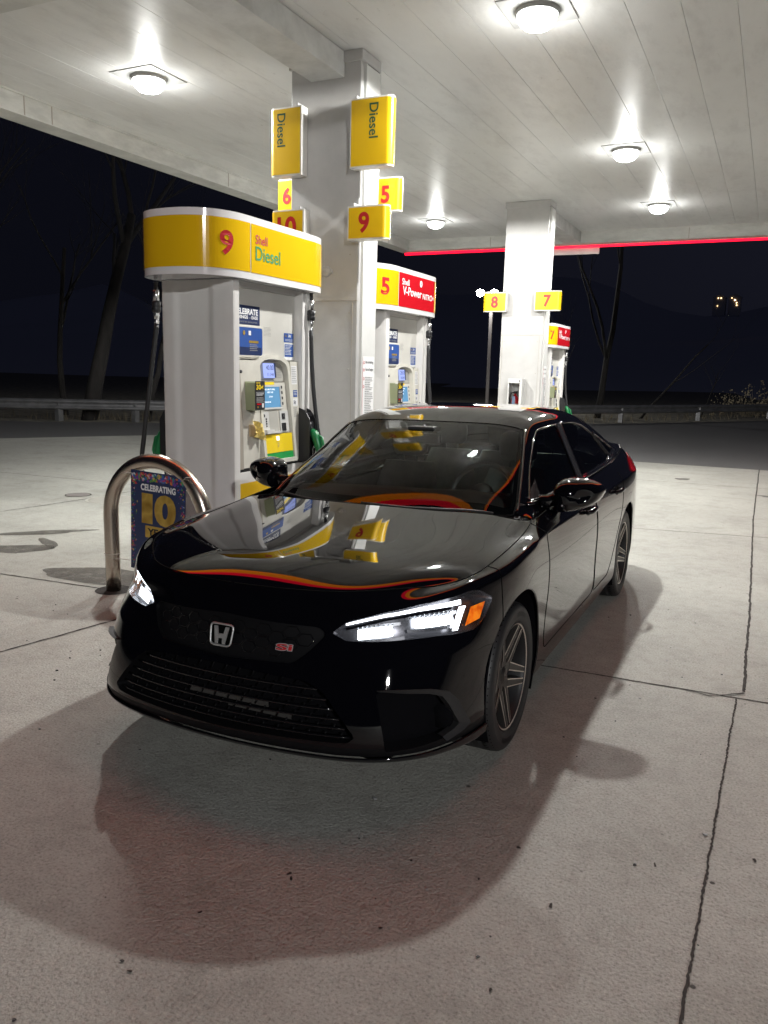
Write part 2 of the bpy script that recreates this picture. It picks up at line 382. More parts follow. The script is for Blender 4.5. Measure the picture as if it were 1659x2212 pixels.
# manhole cover and drain grate in the left forecourt
t = thing('manhole_cover', 'plain round metal cover set flush in the concrete left of the pumps', 'manhole cover', (-5.77, 3.87, 0))
MB().lathe([(0, .007), (.125, .007), (.14, .005)], (0, 0, 0), 'z', 32).obj('lid', M['pole'], t); MB().lathe([(.14, .004), (.155, .0045)], (0, 0, 0), 'z', 32).obj('rim', M['joint'], t)
t = thing('drain_grate', 'round slotted drain grate seen behind the steel hoop barrier', 'drain grate', (-5.18, 3.84, 0))
b = MB(); b.lathe([(.27, .006), (.30, .006), (.31, .003)], (0, 0, 0), 'z', 40)
for i in range(-8, 9):
    x = i*.031; h = math.sqrt(.272**2-x*x); b.box((x-.009, -h, .002), (x+.009, h, .007))
b.obj('grate', M['pump_grey'], t); MB().lathe([(0, .002), (.27, .002)], (0, 0, 0), 'z', 40).obj('pit', M['gap'], t)
for k_, (x_, y_) in enumerate(((-.506, -.788), (.505, -1.205), (.524, -1.224), (.37, -1.486), (.878, -1.297), (1.299, -.965), (.826, -.957), (1.124, -.716), (1.559, -.597), (1.241, -1.375), (.354, -1.762), (1.859, -.409))):
    blob('gum_spot', x_, y_, .005 + .003*(k_ % 3), .004 + .002*(k_ % 2), k_, M['joint'], .0022 + k_*.0001, 20+k_, k=14)
# loose debris scattered on the concrete: uncountable specks as one object
b = MB(); rg = random.Random(5)
for i in range(230):
    x = rg.uniform(-2.5, 3.2); y = rg.uniform(-3.0, 3.0); s = rg.uniform(.0015, .0055)*(1.6 if rg.random() < .1 else 1); mi = 0 if rg.random() < .72 else 1
    k = rg.randint(4, 6); a0 = rg.uniform(0, 6); pts = [(x + s*rg.uniform(.5, 1.6)*math.cos(a0+6.28*j/k), y + s*rg.uniform(.5, 1.3)*math.sin(a0+6.28*j/k), .002) for j in range(k)]
    b.prism(pts, (0, 0, s*.7), mi)
o = b.obj('grit', [M['black_ink'], M['grey_ink']]); o['kind'] = 'stuff'
# kerbed island under the pumps
b = MB(); b.box((-2.42, 1.35, 0), (-1.52, 5.4, .035), .01); o = b.obj('pump_island', M['concrete']); o['kind'] = 'structure'
b = MB(); b.box((-2.42, 9.3, 0), (-1.52, 11.7, .035), .01); o = b.obj('pump_island', M['concrete']); o['kind'] = 'structure'
# ================================================================== CANOPY
XL, XR, YN, YF, ZC, ZB = -5.36, 1.62, 1.22, 12.6, 4.26, 4.05
canopy = thing('canopy', 'white panelled filling station canopy over the pumps with lit edge bands', 'canopy', (-1.87, 6.9, 0))
def cp(o): o.location = Vector(o.location) - Vector((-1.87, 6.9, 0)); return o
b = MB(); k = 0; x = -.225 - .37*15
while x < XR+.3:
    x0 = max(x+.0012, XL-.1); x1 = min(x+.3688, XR+.1)
    if x1 > x0: b.box((x0, YN-.1, ZC), (x1, YF+.1, ZC+.05), .0025)
    x += .37
b.box((XL-.1, YN-.1, ZC+.006), (XR+.1, YF+.1, ZC+.1)) if False else b.box((XL-.1, YN-.1, ZC+.055), (XR+.1, YF+.1, ZC+.1)); cp(b.obj('ceiling', M['ceil'], canopy))
T = .28
for nm, a, c in (('fascia', (XL-T, YN-T, ZB), (XL, YF+T, 4.95)), ('fascia', (XR, YN-T, ZB), (XR+T, YF+T, 4.95)), ('fascia', (XL, YF, ZB), (XR, YF+T, 4.95)), ('fascia', (XL, YN-T, ZB), (XR, YN, 4.95))):
    cp(MB().box(a, c, .004).obj(nm, M['fascia_in'], canopy))
# joints and dirt strips on the inner fascia
for y in (3.0, 3.35, 6.4, 9.6, 11.6): cp(MB().box((XL, y, ZB+.01), (XL+.004, y+.012, ZC-.022)).obj('fascia_joint', M['pump_taupe'], canopy))
for x in (.12, -3.6): cp(MB().box((x, YF-.004, ZB+.01), (x+.012, YF, ZC-.022)).obj('fascia_joint', M['pump_taupe'], canopy))
cp(MB().box((XL+.002, YF-.02, ZC-.02), (XR, YF-.001, ZC-.001)).box((XL+.001, YN, ZC-.02), (XL+.02, YF-.02, ZC-.001)).obj('corner_trim', M['fascia_in'], canopy))
# coloured light bands round the outside
def band(nm, z0, z1, m, d, parent, lean=.17):
    b = MB(); g = T+d
    b.prism([(XL-g, YN-g-.03, z0), (XR+g+.03, YN-g-.03, z0), (XR+g+.03, YF+g, z0), (XR+g, YF+g, z0), (XR+g, YN-g, z0), (XL-g, YN-g, z0)], (0, 0, z1-z0))
    for v in b.b.verts:
        if v.co.z > (z0+z1)/2:
            v.co.y -= lean*(1 if v.co.y < 5 else 0)
            if v.co.x > 0: v.co.x += lean
            else: v.co.x -= 0
    return cp(b.obj(nm, m, parent))
band('orange_band', 4.06, 4.34, M['led_orange'], .004, canopy); band('red_band', 4.37, 4.66, M['led_red'], .19, canopy)
b = MB(); b.sweep([(-5.6, YF+T+.05, 4.035), (XR+.25, YF+T+.05, 4.045)], .028, 10)
cp(b.obj('red_light_bar', M['led_red'], canopy))
for x in (-3.4, -2.6, -.9, -.3, 1.1): cp(MB().box((x, YF+T+.001, 4.055), (x+.03, YF+T+.09, 4.085)).obj('bar_bracket', M['pole'], canopy))
cp(MB().box((-2.4, YF+T+.09, 3.90), (-1.52, YF+T+.13, 4.02), .004).obj('hanging_panel', M['fascia_in'], canopy))
# beams
cp(MB().box((-2.13, YN, 4.055), (-1.80, 3.26, ZC-.002), .006).obj('beam', M['white_beam'], canopy))
cp(MB().box((-2.13, 9.88, 4.055), (-1.80, YF-.002, ZC-.002), .006).obj('beam', M['white_beam'], canopy))
# ceiling lamps
def ceiling_light(x, y, label):
    t = thing('ceiling_light', label, 'ceiling light', (x, y, ZC), 0, 'square flood lamps under the canopy')
    b = MB(); b.box((-.25, -.25, -.008), (.25, .25, -.001), .003); b.lathe([(.165, -.008), (.158, -.035), (.10, -.045)], (0, 0, 0), 'z', 28); b.obj('housing', M['housing'], t)
    MB().lathe([(.0, -.140), (.05, -.137), (.10, -.122), (.135, -.09), (.150, -.04)], (0, 0, 0), 'z', 28).obj('lens', M['lens'], t)
    la = bpy.data.lights.new('lamp', 'SPOT'); la.spot_size = R(178); la.spot_blend = .12; la.energy = LAMP_W; la.shadow_soft_size = .07; la.color = (1, .995, .965)
    l = bpy.data.objects.new('lamp', la); link(l, t); l.location = (0, 0, -.16)
    la = bpy.data.lights.new('glow', 'POINT'); la.energy = 15; la.shadow_soft_size = .07; la.color = (1, .995, .965)
    l = bpy.data.objects.new('glow', la); link(l, t); l.location = (0, 0, -.22)
    return t
ceiling_light(-3.82, 3.11, 'square canopy lamp left of the first column above the diesel pump')
ceiling_light(-.09, 3.10, 'largest square canopy lamp, cut by the top edge of the photo above the car')
ceiling_light(-.10, 7.13, 'square canopy lamp in the middle of the right row, between the nearest and the farthest')
ceiling_light(-.14, 10.5, 'small square canopy lamp, farthest of the right row near the end of the ceiling')
ceiling_light(-4.0, 10.7, 'small square canopy lamp right of the first column, above the number five pump')
ceiling_light(-3.86, 7.1, 'square canopy lamp hidden behind the yellow diesel signs of the first column')
# ================================================================== COLUMNS
def column(y0, y1, label, far=False):
    t = thing('canopy_column', label, 'column', (-1.985, y0, 0)); X0, X1 = -.345, .345; D = y1-y0
    b = MB(); b.box((X0, 0, 0), (X1, D-.08, ZC-.001), .006)
    b.box((X0-.012, -.012, 0), (X1+.012, D-.1, .30), .005); b.box((X0-.02, -.02, ZC-.09), (X1+.02, D+.0, ZC-.002), .005)
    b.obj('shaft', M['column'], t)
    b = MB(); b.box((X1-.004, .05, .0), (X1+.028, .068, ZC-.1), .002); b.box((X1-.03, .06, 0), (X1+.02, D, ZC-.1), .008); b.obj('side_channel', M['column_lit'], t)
    b = MB(); b.box((X0+.0, -.0025, 2.2), (X1-.0, .01, 2.206)); b.box((X0+.03, -.003, .3), (X0+.034, .01, 2.2)); b.box((X1-.05, -.003, .3), (X1-.046, .01, 2.2)); b.obj('panel_seam', M['pump_taupe'], t)
    b = MB()
    for z in (.6, 1.6, 2.1, 2.6, 3.4):
        for x in (X0+.06, X1-.08): b.lathe([(0, -.004), (.006, -.003), (.007, .002)], (x, 0, z), 'y', 8)
    b.obj('screw', M['pump_taupe'], t)
    # instruction strip with accessibility symbol on the side channel
    f = plane_map((X1+.0225, .085, .62), (0, 1, 0), (0, 0, 1)); w = D-.11
    d = rectp('instruction_strip', f, 0, 0, w, 1.10, M['white_ink'], t); f2 = plane_map((X1+.0240, .085, .62), (0, 1, 0), (0, 0, 1))
    lines('small_print', f2, .05, .92, w-.01, .44, 30, M['grey_ink'], d, .5, 3)
    text_on('heading', 'No smoking', f2, .055, 1.03, w-.075, .035, M['black_ink'], d); text_on('heading', 'Turn off engine', f2, .055, .965, w-.075, .035, M['black_ink'], d)
    b = MB()
    for z in (1.045, .98, .90, .83): b.lathe([(.009, 0), (.014, 0)], (X1+.0242, .085+.028, .62+z), 'x', 16)
    b.obj('prohibition_ring', M['red_ink'], d)
    rectp('outline', f2, .004, .004, .008, 1.096, M['red_ink'], d); rectp('outline', f2, 0.004, .413, w-.004, .417, M['grey_ink'], d)
    rectp('access_panel', f2, .06, .20, .16, .38, M['navy'] if False else mat('access_blue', (.03, .03, .42), .4), d, r=.012)
    f3 = plane_map((X1+.0255, .085, .62), (0, 1, 0), (0, 0, 1)); b = MB()
    q = lambda a, c: f3(a, c)
    b.poly([q(.100, .335), q(.112, .335), q(.112, .285), q(.100, .285)]); b.poly([q(.112, .315), q(.130, .315), q(.130, .307), q(.112, .307)])
    b.poly([q(.112, .292), q(.136, .292), q(.136, .284), q(.112, .284)]); b.poly([q(.130, .29), q(.137, .29), q(.148, .245), q(.141, .245)]); b.poly([q(.141, .252), q(.152, .252), q(.152, .244), q(.141, .244)])
    b.poly([q(.106+.009*math.cos(a), .352+.011*math.sin(a)) for a in [i*.52 for i in range(12)]])
    rin, rout = .020, .027
    for i in range(14):
        a0, a1 = R(120+i*18), R(120+(i+1)*18)
        b.poly([q(.108+rin*math.cos(a0), .262+rin*math.sin(a0)*1.15), q(.108+rout*math.cos(a0), .262+rout*math.sin(a0)*1.15), q(.108+rout*math.cos(a1), .262+rout*math.sin(a1)*1.15), q(.108+rin*math.cos(a1), .262+rin*math.sin(a1)*1.15)])
    b.obj('wheelchair_symbol', M['white_ink'], d, recalc=False)
    lines('small_print', f2, .02, .18, w-.01, .03, 9, M['grey_ink'], d, .5, 4)
    return t
c1 = column(3.26, 3.60, 'near white canopy column carrying the diesel, nine and ten signs')
c2 = column(9.62, 9.93, 'far white canopy column carrying the seven and eight signs')
b = MB(); b.lathe([(0, -.035), (.035, -.035), (.045, -.028), (.048, 0)], (.03, 0, 2.46), 'y', 24); b.box((.015, -.05, 2.45), (.045, -.03, 2.47), .004); b.box((.06, -.025, 2.44), (.09, -.0, 2.48), .006)
b.obj('cable_gland', M['column'], c1)
# signs on the columns
def col_sign(x0, x1, z0, z1, y, rnd, txt, label, rot=False, tm='red_ink', size=.6, grp='small numbered signs on the canopy columns', nm='number_sign', cat='sign', dx=0, thick=.10):
    """yellow box sign; rnd=+1/-1: rounded end on that side"""
    t = thing(nm, label, cat, ((x0+x1)/2, y, z0), 0, grp); w = (x1-x0)/2; h = z1-z0; th = thick
    def outline(ins):
        pts = []; xr = w-ins; r = th*.5-ins*.3
        pts.append((-rnd*xr, ins*.0)); pts.append((-rnd*xr, th))
        for k in range(0, 9):
            a = R(90 - 180*k/8); pts.append((rnd*(xr - r*1.0 + r*math.cos(a)), th/2 + th/2*math.sin(a)))
        return pts
    o1 = outline(0)
    MB().prism([(p[0], p[1], 0) for p in o1], (0, 0, h)).obj('frame', M['sw'], t, angle=30)
    # coloured skin just proud of the frame, wrapping round the end
    ys = MB(); sk = [(-rnd*(w-.012), -.003)]; 
    for k in range(0, 10):
        a = R(-90 + 150*k/9); sk.append((rnd*(w - th*.5 + (th*.5+.003)*math.cos(a)), th/2 + (th/2+.003)*math.sin(a)))
    z_0, z_1 = .014, h-.014
    for a, c in zip(sk, sk[1:]): 
        f = ys.b.faces.new([ys.b.verts.new(p) for p in ((a[0], a[1], z_0), (c[0], c[1], z_0), (c[0], c[1], z_1), (a[0], a[1], z_1))])
    bmesh.ops.remove_doubles(ys.b, verts=ys.b.verts[:], dist=.0005)
    fc = ys.obj('face', M['sy'], t, angle=40)
    if rot: fm = plane_map((0, -.0055, 0), (0, 0, -1), (1, 0, 0)); L_, H_ = rot; cx = dx; text_on('lettering', txt, fm, -(h-.05), cx-H_/2, L_, H_, M[tm], fc, .015)
    else:
        fm = plane_map((0, -.0055, 0), (1, 0, 0), (0, 0, 1)); vs, fs, tw, thh = text_geo(txt, .03); hh = size*h; ww = hh*tw/thh*.95
        text_on('numeral', txt, fm, dx-ww/2, h/2-hh/2, ww, hh, M[tm], fc, .03)
    MB().box((-rnd*(w-.05)-.012, .0, h), (-rnd*(w-.05)+.012, th, h+.025), .003).obj('bracket', M['column'], t)
    return t
ysg = 3.15
col_sign(-2.49, -2.16, 3.275, 3.845, ysg, -1, 'Diesel', 'tall yellow diesel sign on the left edge of the near column', rot=(.275, .085), tm='dark_ink', grp='yellow diesel signs', nm='diesel_sign', dx=-.04)
col_sign(-1.68, -1.29, 3.285, 3.835, ysg, 1, 'Diesel', 'tall yellow diesel sign on the right edge of the near column', rot=(.275, .085), tm='dark_ink', grp='yellow diesel signs', nm='diesel_sign', dx=.03)
col_sign(-1.69, -1.31, 2.70, 2.98, ysg, 1, '9', 'yellow sign with red number nine on the right of the near column', size=.62, dx=-.03)
col_sign(-2.48, -2.13, 2.68, 2.99, ysg, -1, '10', 'yellow sign with red number ten behind the diesel pump topper', size=.62)
col_sign(-1.765, -1.455, 3.03, 3.33, 3.70, 1, '5', 'yellow sign with red number five above and behind the number nine sign', size=.5, dx=.01)
col_sign(-2.78, -2.42, 3.08, 3.39, 3.70, -1, '6', 'yellow sign with red number six half hidden behind the near column', size=.5, dx=-.06)
col_sign(-2.62, -2.23, 2.565, 2.87, 9.5, -1, '8', 'yellow sign with red number eight on the left of the far column', size=.6, dx=0)
col_sign(-1.77, -1.36, 2.575, 2.88, 9.5, 1, '7', 'yellow sign with red number seven on the right of the far column', size=.6, dx=-.0)
# extinguisher cabinet on the far column
t = thing('extinguisher_cabinet', 'white fire extinguisher cabinet with clear door on the far column', 'cabinet', (-1.985+.0, 9.62, .78))
b = MB(); x0, x1 = -.13, .10; b.box((x0, -.17, 0), (x1, -.001, .02)); b.box((x0, -.17, .70), (x1, -.001, .73)); b.box((x0, -.17, .02), (x0+.02, -.001, .70)); b.box((x1-.02, -.17, .02), (x1, -.001, .70)); b.box((x0+.02, -.012, .02), (x1-.02, -.002, .70))
b.obj('case', M['column_lit'], t)
b = MB(); b.box((x0, -.185, 0), (x1, -.172, .03), .002); b.box((x0, -.185, .66), (x1, -.172, .73), .002); b.box((x0, -.185, .03), (x0+.022, -.172, .66), .002); b.box((x1-.035, -.185, .03), (x1, -.172, .66), .002)
dr = b.obj('door', M['column_lit'], t); mk('pane', [(x0+.022, -.178, .03), (x1-.035, -.178, .03), (x1-.035, -.178, .66), (x0+.022, -.178, .66)], [(0, 1, 2, 3)], M['cab_glass'], dr)
MB().lathe([(0, -.192), (.010, -.192), (.010, -.18)], (.065, 0, .695), 'y', 12).obj('lock', M['black_ink'], dr)
t = thing('fire_extinguisher', 'red and white fire extinguisher inside the column cabinet', 'fire extinguisher', (-2.01, 9.53, .81))
MB().lathe([(0, 0), (.055, 0), (.062, .01), (.062, .36), (.045, .41), (.02, .43), (.018, .46), (0, .46)], (0, 0, 0), 'z', 24).obj('cylinder', M['extred'], t)
MB().lathe([(.0632, .10), (.0632, .30)], (0, 0, 0), 'z', 24).obj('label_wrap', mat('extinguisher_label', (.55, .52, .42), .6), t)
MB().box((-.015, -.03, .46), (.03, .03, .50), .005).obj('valve', M['black_plastic'], t); MB().sweep([(0, -.03, .48), (-.05, -.05, .47), (-.075, -.05, .38), (-.07, -.05, .2)], .009, 8).obj('hose', M['rubber'], t)
mk('tag', [(-.03, -.072, .26), (.02, -.072, .26), (.02, -.072, .42), (-.03, -.072, .42)], [(0, 1, 2, 3)], M['lightblue'], t)
# ================================================================== FUEL PUMPS
HW, SY, EL, NX = .38, .40, .42, 2.4
def topper_path(d=0.0, n=22):
    """(x,y) around the topper, counter-clockwise from the middle of the -x side round the front (-y) end to the +x side and on"""
    pts = []
    h, e = HW+d, EL+d
    def arc(sgn):
        r = []
        for k in range(0, n+1):
            a = math.pi*k/n; c, s = math.cos(a), math.sin(a)
            r.append((sgn*-h*math.copysign(abs(c)**(2/NX), c), sgn*-(SY + e*abs(s)**(2/NX))))
        return r
    pts += [(-h, SY*k) for k in (1, .5, 0, -.5)]
    pts += arc(1)
    pts += [(h, SY*k) for k in (-.5, 0, .5)]
    pts += arc(-1)
    return pts
def topper_map(d):
    P = [Vector((*p, 0)) for p in topper_path(d, 60)]; P = P + [P[0]]
    S = [0]
    for a, b in zip(P, P[1:]): S.append(S[-1] + (b-a).length)
    # u=0 at (+x, y=0)
    u0 = None
    for i in range(len(P)-1):
        if P[i].x > 0 and P[i].y <= 0 <= P[i+1].y: u0 = S[i] + (S[i+1]-S[i])*(0-P[i].y)/max(1e-9, P[i+1].y-P[i].y); break
    tot = S[-1]
    def f(u, v):
        s = (u + u0) % tot
        i = min(len(S)-2, max(0, int(np.searchsorted(S, s))-1)); t = (s-S[i])/max(1e-9, S[i+1]-S[i]); q = P[i].lerp(P[i+1], t)
        return Vector((q.x, q.y, v))
    return f, tot
Z0, Z1 = 2.20, 2.62
def scallop(name, fm, u, v, r, parent):
    """simple fan shaped shell emblem"""
    b = MB(); pts = []
    for i in range(0, 29):
        a = R(-25 + 230*i/28); rr = r*(1 + .035*abs(math.sin(i*math.pi/4)))
        pts.append((u + rr*math.cos(a), v + rr*math.sin(a)*.95))
    pts += [(u-.25*r, v-.75*r), (u+.25*r, v-.75*r)]
    o = mk(name, [fm(*p) for p in pts], [tuple(range(len(pts)))], M['red_ink'], parent)
    return o, pts
def emblem(fa, fb, u, v, r, parent):
    o, pts = scallop('shell_emblem', fa, u, v, r, parent)
    mk('emblem_fill', [fb(u+(p[0]-u)*.86, v+(p[1]-v)*.86) for p in pts], [tuple(range(len(pts)))], M['yellow_print'], o)
    vs = []; fs = []
    for i in range(-3, 4):
        a = R(90+i*24); k = len(vs); w = .03*r
        c = Vector((math.cos(a), math.sin(a))); nn = Vector((-c.y, c.x))
        for s, q in ((-.5, .2), (.5, .2), (1, .8), (-1, .8)):
            p = c*(q*r) + nn*(s*w); base = (u+p.x, v-.18*r+p.y)
            vs.append(fb(base[0], base[1]) )
        fs.append((k, k+1, k+2, k+3))
    cx = Vector((0, 0, 0)); 
    mk('emblem_rib', [v_ for v_ in vs], fs, M['red_ink'], o).location = (0, 0, 0)
    return o
def pump(num, kind, loc, label, zs=1.0):
    t = thing('fuel_pump', label, 'fuel pump', loc, 0, 'fuel pumps along the island'); t.scale.z = zs
    # ---- end casings (front and back), bowed white sheet metal
    for sg in (-1, 1):
        pts = []
        for k in range(0, 49):
            q = -1 + 2*k/48; x = .315*math.sin(q*math.pi/2); y = -.505 - .022*(1-abs(q)**2.2)
            if abs(q) > .93: y = -.495
            rib = .020*float(np.interp(x, [-.20, -.155, .105, .15], [0, 1, 1, 0]))
            pts.append((x, y + rib))
        pts += [(.318, -.45), (-.318, -.45)]
        MB().prism([(sg*p[0]*-sg*-1 if False else p[0], sg*-p[1]*-1 if sg < 0 else -p[1], .0) for p in pts] if sg > 0 else [(p[0], p[1], 0) for p in pts], (0, 0, 2.195)).obj('end_casing', M['pump_white'], t, angle=28)
    # ---- lower cabinet
    MB().box((-.30, -.45, .0), (.30, .45, .845), .004).obj('base_cabinet', M['pump_white'], t)
    MB().box((-.285, -.45, .845), (.285, .45, .87)).obj('shadow_gap', M['black_plastic'], t)
    MB().box((-.185, -.45, .87), (.185, .45, 1.66), .01).obj('body', M['pump_cream'], t)
    MB().box((-.235, -.45, 1.66), (.235, .45, 2.20)).obj('upper_panel', M['recess'], t)
    MB().box((-.31, .40, .87), (.31, .45, 2.20), .008).box((-.255, -.45, 2.16), (.255, .45, 2.199)).obj('rear_post', M['pump_white'], t)
    for sd in (1, -1):
        def fp(x, off=0): return plane_map((sd*(x+off), 0, 0), (0, sd, 0), (0, 0, 1))
        o = rectp('yellow_panel', fp(.302), -.449, .40, .449, .765, M['sy'], t, r=0)
        # taupe left trim and door panel
        pts = [(.19, -.449, .872), (.318, -.449, .872), (.312, -.449, 1.2), (.285, -.449, 1.66), (.19, -.449, 1.66)]
        b = MB(); b.prism([(sd*p[0], sd*p[1], p[2]) for p in pts], (0, sd*.045, 0)); b.obj('edge_trim', M['pump_taupe'], t)
        b = MB(); b.prism([(sd*.19, sd*-.40, .875), (sd*.308, sd*-.40, .875), (sd*.303, sd*-.40, 1.15), (sd*.276, sd*-.40, 1.652), (sd*.19, sd*-.40, 1.652)], (0, sd*.26, 0)); b.obj('door_panel', M['pump_cream'], t)
        b = MB(); b.prism([(sd*.19, sd*.285, .875), (sd*.300, sd*.285, .875), (sd*.270, sd*.285, 1.652), (sd*.19, sd*.285, 1.652)], (0, sd*.112, 0)); b.obj('side_panel', M['pump_cream'], t)
        MB().lathe([(0, .018), (.011, .018), (.013, .0)], (sd*.298, sd*-.425, 1.57), 'x' , 14).obj('lock', M['black_ink'], t) if sd > 0 else None
        # ---- console
        V = Vector((sd*-.085, 0, .785)).normalized(); U = Vector((0, sd, 0)); O = Vector((sd*.345, 0, .878)); NN = U.cross(V)
        def con(off): return plane_map(O + NN*off, U, V)
        f0 = con(0); w0, w1 = -.165, .285
        outer = [(w0, 0), (w1, 0), (w1, .74)]
        for k in range(1, 12):
            a = math.pi*k/12; outer.append(((w0+w1)/2 + (w1-w0)/2*math.cos(a)**1 if False else (w0+w1)/2 + (w1-w0)/2*math.copysign(abs(math.cos(a))**.8, math.cos(a)), .74 + .085*math.sin(a)))
        outer.append((w0, .74))
        def inset(P, i):
            cx, cy = (w0+w1)/2, .4; return [(cx + (p[0]-cx)*(1-i/.225), cy + (p[1]-cy)*(1-i/.42)) for p in P]
        inn = inset(outer, .032)
        b = MB(); n = len(outer); fr = f0
        A = [b.b.verts.new(f0(*p)) for p in outer]; C = [b.b.verts.new(f0(*p)) for p in inn]
        fd = con(-.045); D = [b.b.verts.new(fd(*p)) for p in inset(outer, .040)]
        fb = con(-.10); E_ = [b.b.verts.new(fb(*p)) for p in outer]
        for X, Y in ((E_, A), (A, C), (C, D)):
            for i in range(n): b.b.faces.new((X[i], X[(i+1) % n], Y[(i+1) % n], Y[i]))
        cs = b.obj('console_frame', M['pump_cream'], t, angle=40)
        mk('console_back', [fd(*p) for p in inset(outer, .040)], [tuple(range(n))], M['pump_taupe'], cs)
        f1 = con(-.030); f2 = con(-.0285); f3 = con(-.027)
        fa = con(-.012)
        # upper display hood panel
        o = rectp('display_panel', con(-.038), -.125, .625, .235, .775, M['pump_grey'], cs, r=.02)
        l = rectp('price_display', con(-.022), -.055, .652, .095, .762, M['lcd'], cs)
        fx = con(-.0205)
        MB().prism([con(-.0225)(*p) for p in ((.095, .655), (.112, .655), (.112, .765), (.095, .765))], NN*.004).obj('display_bezel', M['navy'], l)
        text_on('digits', '40.00' if num != '5' else '28.0', fx, -.015, .712, .10, .036, M['lcd_digit'], l, 0); text_on('digits', '11.144' if num != '5' else '8.093', fx, -.005, .665, .085, .026, M['lcd_digit'], l, 0)
        lines('small_print', con(-.0365), .135, .75, .215, .65, 8, M['grey_ink'], cs, .35, 5, .1)
        # middle panel
        rectp('card_panel', con(-.032), -.125, .225, .245, .618, M['pump_cream'], cs)
        rectp('yellow_label', con(-.030), -.10, .602, .09, .622, M['yellow_print'], cs)
        fm = con(-.028)
        b = MB()
        def frame(u0, v0, u1, v1, w, off):
            g = con(off)
            for q in ((u0, v0, u1, v0+w), (u0, v1-w, u1, v1), (u0, v0+w, u0+w, v1-w), (u1-w, v0+w, u1, v1-w)):
                b.prism([g(q[0], q[1]), g(q[2], q[1]), g(q[2], q[3]), g(q[0], q[3])], NN*.008)
        frame(-.100, .415, .165, .600, .014, -.030); b.obj('screen_bezel', M['column_lit'], cs)
        s = rectp('screen', fm, -.086, .430, .150, .586, M['screen'], cs); ft = con(-.0265)
        if zs == 1.0 or True:
            text_on('message', 'WELCOME TO SHELL', ft, -.06, .560, .15, .012, M['screen_text'], s); text_on('message', 'INSERT CARD', ft, -.02, .538, .08, .012, M['screen_text'], s)
            text_on('message', 'OR PAY', ft, .0, .505, .05, .012, M['screen_text'], s); text_on('message', 'INSIDE', ft, -.07, .466, .09, .010, M['screen_text'], s)
        b = MB()
        for k in range(4):
            for u in (-.118, .178):
                g = con(-.031); v = .445 + .042*k; b.prism([g(u, v), g(u+.014, v), g(u+.014, v+.022), g(u, v+.022)], NN*.004)
        b.obj('soft_key', M['black_ink'], cs)
        # keypad, card reader, receipt slot
        b = MB(); g = con(-.031)
        b.prism([g(-.115, .235), g(-.03, .235), g(-.03, .40), g(-.115, .40)], NN*.006); b.prism([g(.12, .235), g(.235, .235), g(.235, .40), g(.12, .40)], NN*.008); b.obj('key_panel', M['column_lit'], cs)
        rectp('card_slot', con(-.030), -.02, .235, .10, .40, M['pump_grey'], cs)
        b = MB(); b.prism([g(-.115, .232), g(-.02, .232), g(-.02, .262), g(-.115, .262)], NN*.04); b.prism([g(-.015, .232), g(.10, .232), g(.10, .245), g(-.015, .245)], NN*.03); b.obj('receipt_shelf', M['column_lit'], cs)
        g = con(-.0245)
        for q in ((.145, .335, .185, .38), (.135, .245, .19, .305)): MB().prism([g(q[0], q[1]), g(q[2], q[1]), g(q[2], q[3]), g(q[0], q[3])], NN*.006).obj('card_reader', M['black_ink'], cs)
        b = MB()
        for k in range(4): b.prism([g(-.075, .285+k*.018), g(-.062, .285+k*.018), g(-.062, .296+k*.018), g(-.075, .296+k*.018)], NN*.003)
        b.prism([g(-.095+.012*math.cos(a), .37+.012*math.sin(a)) for a in [i*.63 for i in range(10)]], NN*.003)
        b.obj('receipt_key', M['black_ink'], cs)
        MB().prism([con(-.018)(*p) for p in ((.155, .35), (.17, .35), (.17, .365), (.155, .365))], NN*.002).obj('reader_light', M['silver'], cs)
        # grade button panel
        gp = rectp('grade_panel', con(-.012), -.128, .085, .25, .225, M['yellow_print'], cs); rectp('green_stripe', con(-.012), -.128, .028, .25, .083, M['green_print'], cs)
        MB().prism([con(-.010)(*p) for p in ((.025, .175), (.058, .175), (.058, .208), (.025, .208))], NN*.004).obj('start_button', M['lit_white'], gp)
        lines('small_print', con(-.0105), .035, .165, .06, .12, 4, M['pump_taupe'], gp, .35, 8, .3)
        # ---- printed boards in the upper recess
        fr_ = fp(.236); cb = rectp('promotion_board', fp(.2375), -.445, 1.905, -.085, 2.04, M['navy'], t); ft = fp(.239)
        text_on('headline', 'CELEBRATE', ft, -.40, 1.975, .29, .043, M['white_ink'], cb, .035); text_on('headline', 'SAVINGS', ft, -.40, 1.945, .165, .024, M['white_ink'], cb, .03); text_on('headline', 'EASE', ft, -.19, 1.945, .08, .024, M['white_ink'], cb, .03); text_on('headline', 'with', ft, -.225, 1.949, .03, .012, M['grey_ink'], cb)
        text_on('small_print', '10 MONTHS OF VERY SERIOUS SAVINGS', ft, -.38, 1.918, .26, .010, M['grey_ink'], cb)
        MB().box((sd*.2355, sd*-.445, 1.672), (sd*.248, sd*-.055, 1.898), .004).obj('board_surround', M['pump_cream'], t)
        qb = rectp('information_board', fp(.2495), -.44, 1.688, -.067, 1.885, M['blue'], t, r=.02); ft = fp(.251)
        rectp('shade_panel', fp(.2502), -.43, 1.690, -.08, 1.745, M['navy'], qb, r=.01); 
        mk('emblem', [ft(-.30+.014*math.cos(a), 1.845+.018*math.sin(a)) for a in [i*.52 for i in range(12)]], [tuple(range(12))], M['gold'], qb); rectp('emblem_square', ft, -.245, 1.83, -.215, 1.862, M['white_ink'], qb)
        rectp('gold_bar', ft, -.24, 1.775, -.12, 1.793, M['gold'], qb, r=.004); lines('small_print', ft, -.23, 1.768, -.12, 1.715, 4, M['grey_ink'], qb, .4, 2, .2)
        lines('notice', fp(.2362), -.03, 1.90, .07, 1.83, 7, M['grey_ink'], t, .22, 9, .3)
